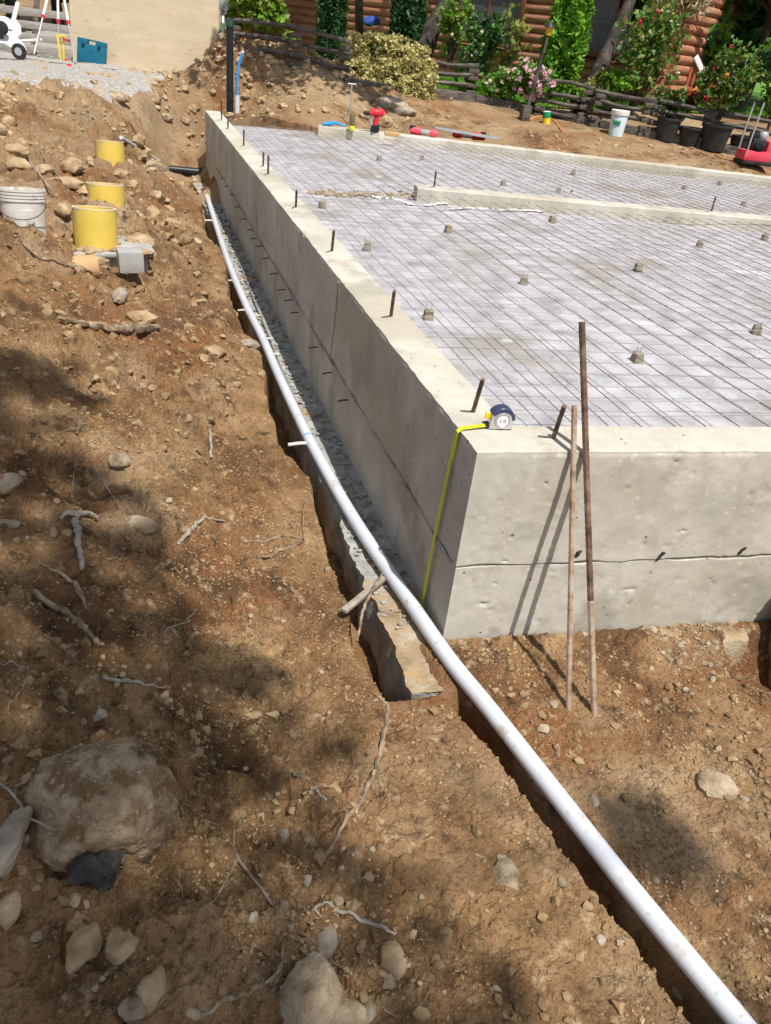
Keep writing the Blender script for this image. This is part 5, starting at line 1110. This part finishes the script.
# ------------------------------------------------------------------ background trees
def bgtree(x,y,h,r,m,label,seed,leaf=.22,n=7000,tr=.16,m2=None):
    z=float(G(x,y,False)); b=np.array([x,y,z]); rg=np.random.default_rng(seed); e=empty('garden_tree',b,label,'tree'); lob=[]; br=MB()
    top=b+[rg.normal()*.3,rg.normal()*.3,h*.75]; P_=cr(np.array([b-[0,0,.2],b+[rg.normal()*.15,0,h*.35],top]),np.linspace(0,2,10)); br.tube(P_,np.linspace(tr,tr*.35,10),10,rough=.2,seed=seed)
    for k in range(15):
        t_=rg.uniform(.12,1); a=rg.uniform(0,6.28); rr=r*rg.uniform(.3,.95)*math.sin(min(1,t_*.9+.15)*math.pi*.8+.2); c=b+[math.cos(a)*rr,math.sin(a)*rr,h*(.08+.86*t_)]; s_=P_[min(9,int(t_*8)+1)]
        br.tube(cr(np.array([s_,(s_+c)/2+[0,0,.1],c]),np.linspace(0,2,6)),np.linspace(tr*.3,.012,6),5); lob.append((c,(r*rg.uniform(.25,.42),r*rg.uniform(.25,.42),h*rg.uniform(.08,.15)),1))
    br.build('trunk',BARK,e); p_=clumpy(blob_pts(rg,n,lob),1.8/r*1.5,-.1)
    if m2: MB().leaves(p_[::2],leaf,seed).build('crown',m,e,smooth=False); MB().leaves(p_[1::2],leaf,seed+1).build('new_growth',m2,e,smooth=False)
    else: MB().leaves(p_,leaf,seed).build('crown',m,e,smooth=False)
def gxy(px,dep): q=atd(px,60,dep); return q[0],q[1]
for i,(px,dep,h,r,m,m2,l) in enumerate([(718,17.5,4.2,1.5,LG2,LG1,'mid green leafy tree right of the log house corner'),(752,15.8,3.6,1.3,LG6,LG1,'blue green leafy tree above the red compactor'),(790,16.5,5.0,1.7,LG2,LG6,'leafy tree cut by the right edge behind the fence'),(735,21,7.0,2.6,LG3,LG6,'tall dark tree at the top right corner'),(700,24,7.5,2.6,LG6,LG2,'tall blue green tree directly behind the house corner'),(790,22,7,2.6,LG3,LG2,'tall dark tree far back at the right edge'),(20,19,5,2.0,LG3,LG2,'dark leafy tree behind the fence and tripod at top left'),(62,21,6,2.2,LG3,LG4,'dark tree behind the left edge of the plywood'),(-40,18,5,2,LG3,LG2,'dark leafy tree beyond the top left corner'),(130,22,6,2.6,LG3,LG2,'tree hidden mostly by the plywood sheet'),(205,24,6,2.4,LG2,LG1,'green tree left of the log house beyond the plywood'),(830,18,6,2.4,LG2,LG3,'leafy tree outside the right edge')]):
    x_,y_=gxy(px,dep); bgtree(x_,y_,h,r,m,l,60+i,.17 if dep<18 else .22,6500,m2=m2)
# hanging dry conifer sprays at the top
e=empty('conifer_branch',atd(690,-30,14.2),'hanging branch of dry straw coloured needles at the top right','branch')
rg=np.random.default_rng(8);mb=MB();bm_=MB();bm_.tube([atd(640,-34,14.2),atd(690,-28,14.2),atd(750,-40,14.2)],[.03,.04,.03],8)
pts=[]
for k in range(260):
    px=rg.uniform(658,716); c=atd(px,rg.uniform(-30,-8),14.2+rg.normal()*.2); L_=rg.uniform(.15,.48)
    for j in range(7): pts.append(c-[rg.normal()*.05,rg.normal()*.05,L_*j/6])
mb.leaves(np.array(pts),.035,3,4.5,0).build('needles',STRAW,e,smooth=False); bm_.build('bough',BARK,e)
# ------------------------------------------------------------------ shade tree (stands behind the photographer, casts the dappled shade over the near bank)
def shade_tree(bx,by,spots,hc,seed,label,dens=58,tr=.24):
    z=float(G(bx,by,False)); rg=np.random.default_rng(seed); off=-LD/(-LD[2]); b=np.array([bx,by,z]); lob=[]; pts=[]
    C=np.array([spots[0][0]+off[0]*hc,spots[0][1]+off[1]*hc,hc+.2]); e=empty('maple_tree',b,label,'tree')
    P_=cr(np.array([b-[0,0,.3],(b+C)/2+[.3,.2,-.5],C]),np.linspace(0,2,14)); br=MB().tube(P_,np.linspace(tr,tr*.35,14),12,rough=.15,seed=seed)
    for (sx,sy,r) in spots:
        area=r*r; n=max(3,int(9*area)); 
        for k in range(n):
            a=rg.uniform(0,6.28);rr=r*rg.random()**.5*.85; h=hc+rg.uniform(-1.2,1.0); c=np.array([sx+math.cos(a)*rr+off[0]*h,sy+math.sin(a)*rr+off[1]*h,h+.2]); lob.append((c,(min(.42,r*.5),min(.42,r*.5),.25),1))
        c=lob[-1][0]; s_=P_[rg.integers(9,14)]; br.tube(cr(np.array([s_,(s_+c)/2+[0,0,.25],c]),np.linspace(0,2,10)),np.linspace(.05,.012,10),6)
    br.build('trunk',BARK,e); MB().leaves(blob_pts(rg,int(len(lob)*dens),lob),.115,seed,1.5).build('crown',LG2,e,smooth=False)
shade_tree(-4.2,-7.5,[(-2.7,-.9,1.9),(-2.3,.75,.95),(-1.7,-.2,.85),(-1.35,-1.2,1.0),(-.55,-2.05,.8),(.1,-2.0,.55),(-1.9,1.5,.5),(.42,-1.12,.13)],11.5,91,'broad maple behind the camera shading the near left bank')
_fz=gp(290,76)
shade_tree(float(gp(345,95)[0])+.9,float(gp(345,95)[1])+2.6,[(_fz[0]-.9,_fz[1]+.9,.8),(_fz[0]+.2,_fz[1]+.7,.8),(_fz[0]+1.2,_fz[1]+.6,.8),(_fz[0]+.6,_fz[1]+1.9,.9),(_fz[0]-.8,_fz[1]+2.2,.9)],5.6,93,'overhanging tree added between the dark cedar and the yellow hedge to shade the rail fence',80,.09)  # tree put in for shade; its crown hangs out of view above the fence
for o in bpy.data.objects:
    if '_w' in o: del o['_w']
for o in list(bpy.data.objects):
    if o.type=='MESH' and o.parent is None and 'label' not in o and o.get('kind')!='structure': print('UNLABELLED',o.name)
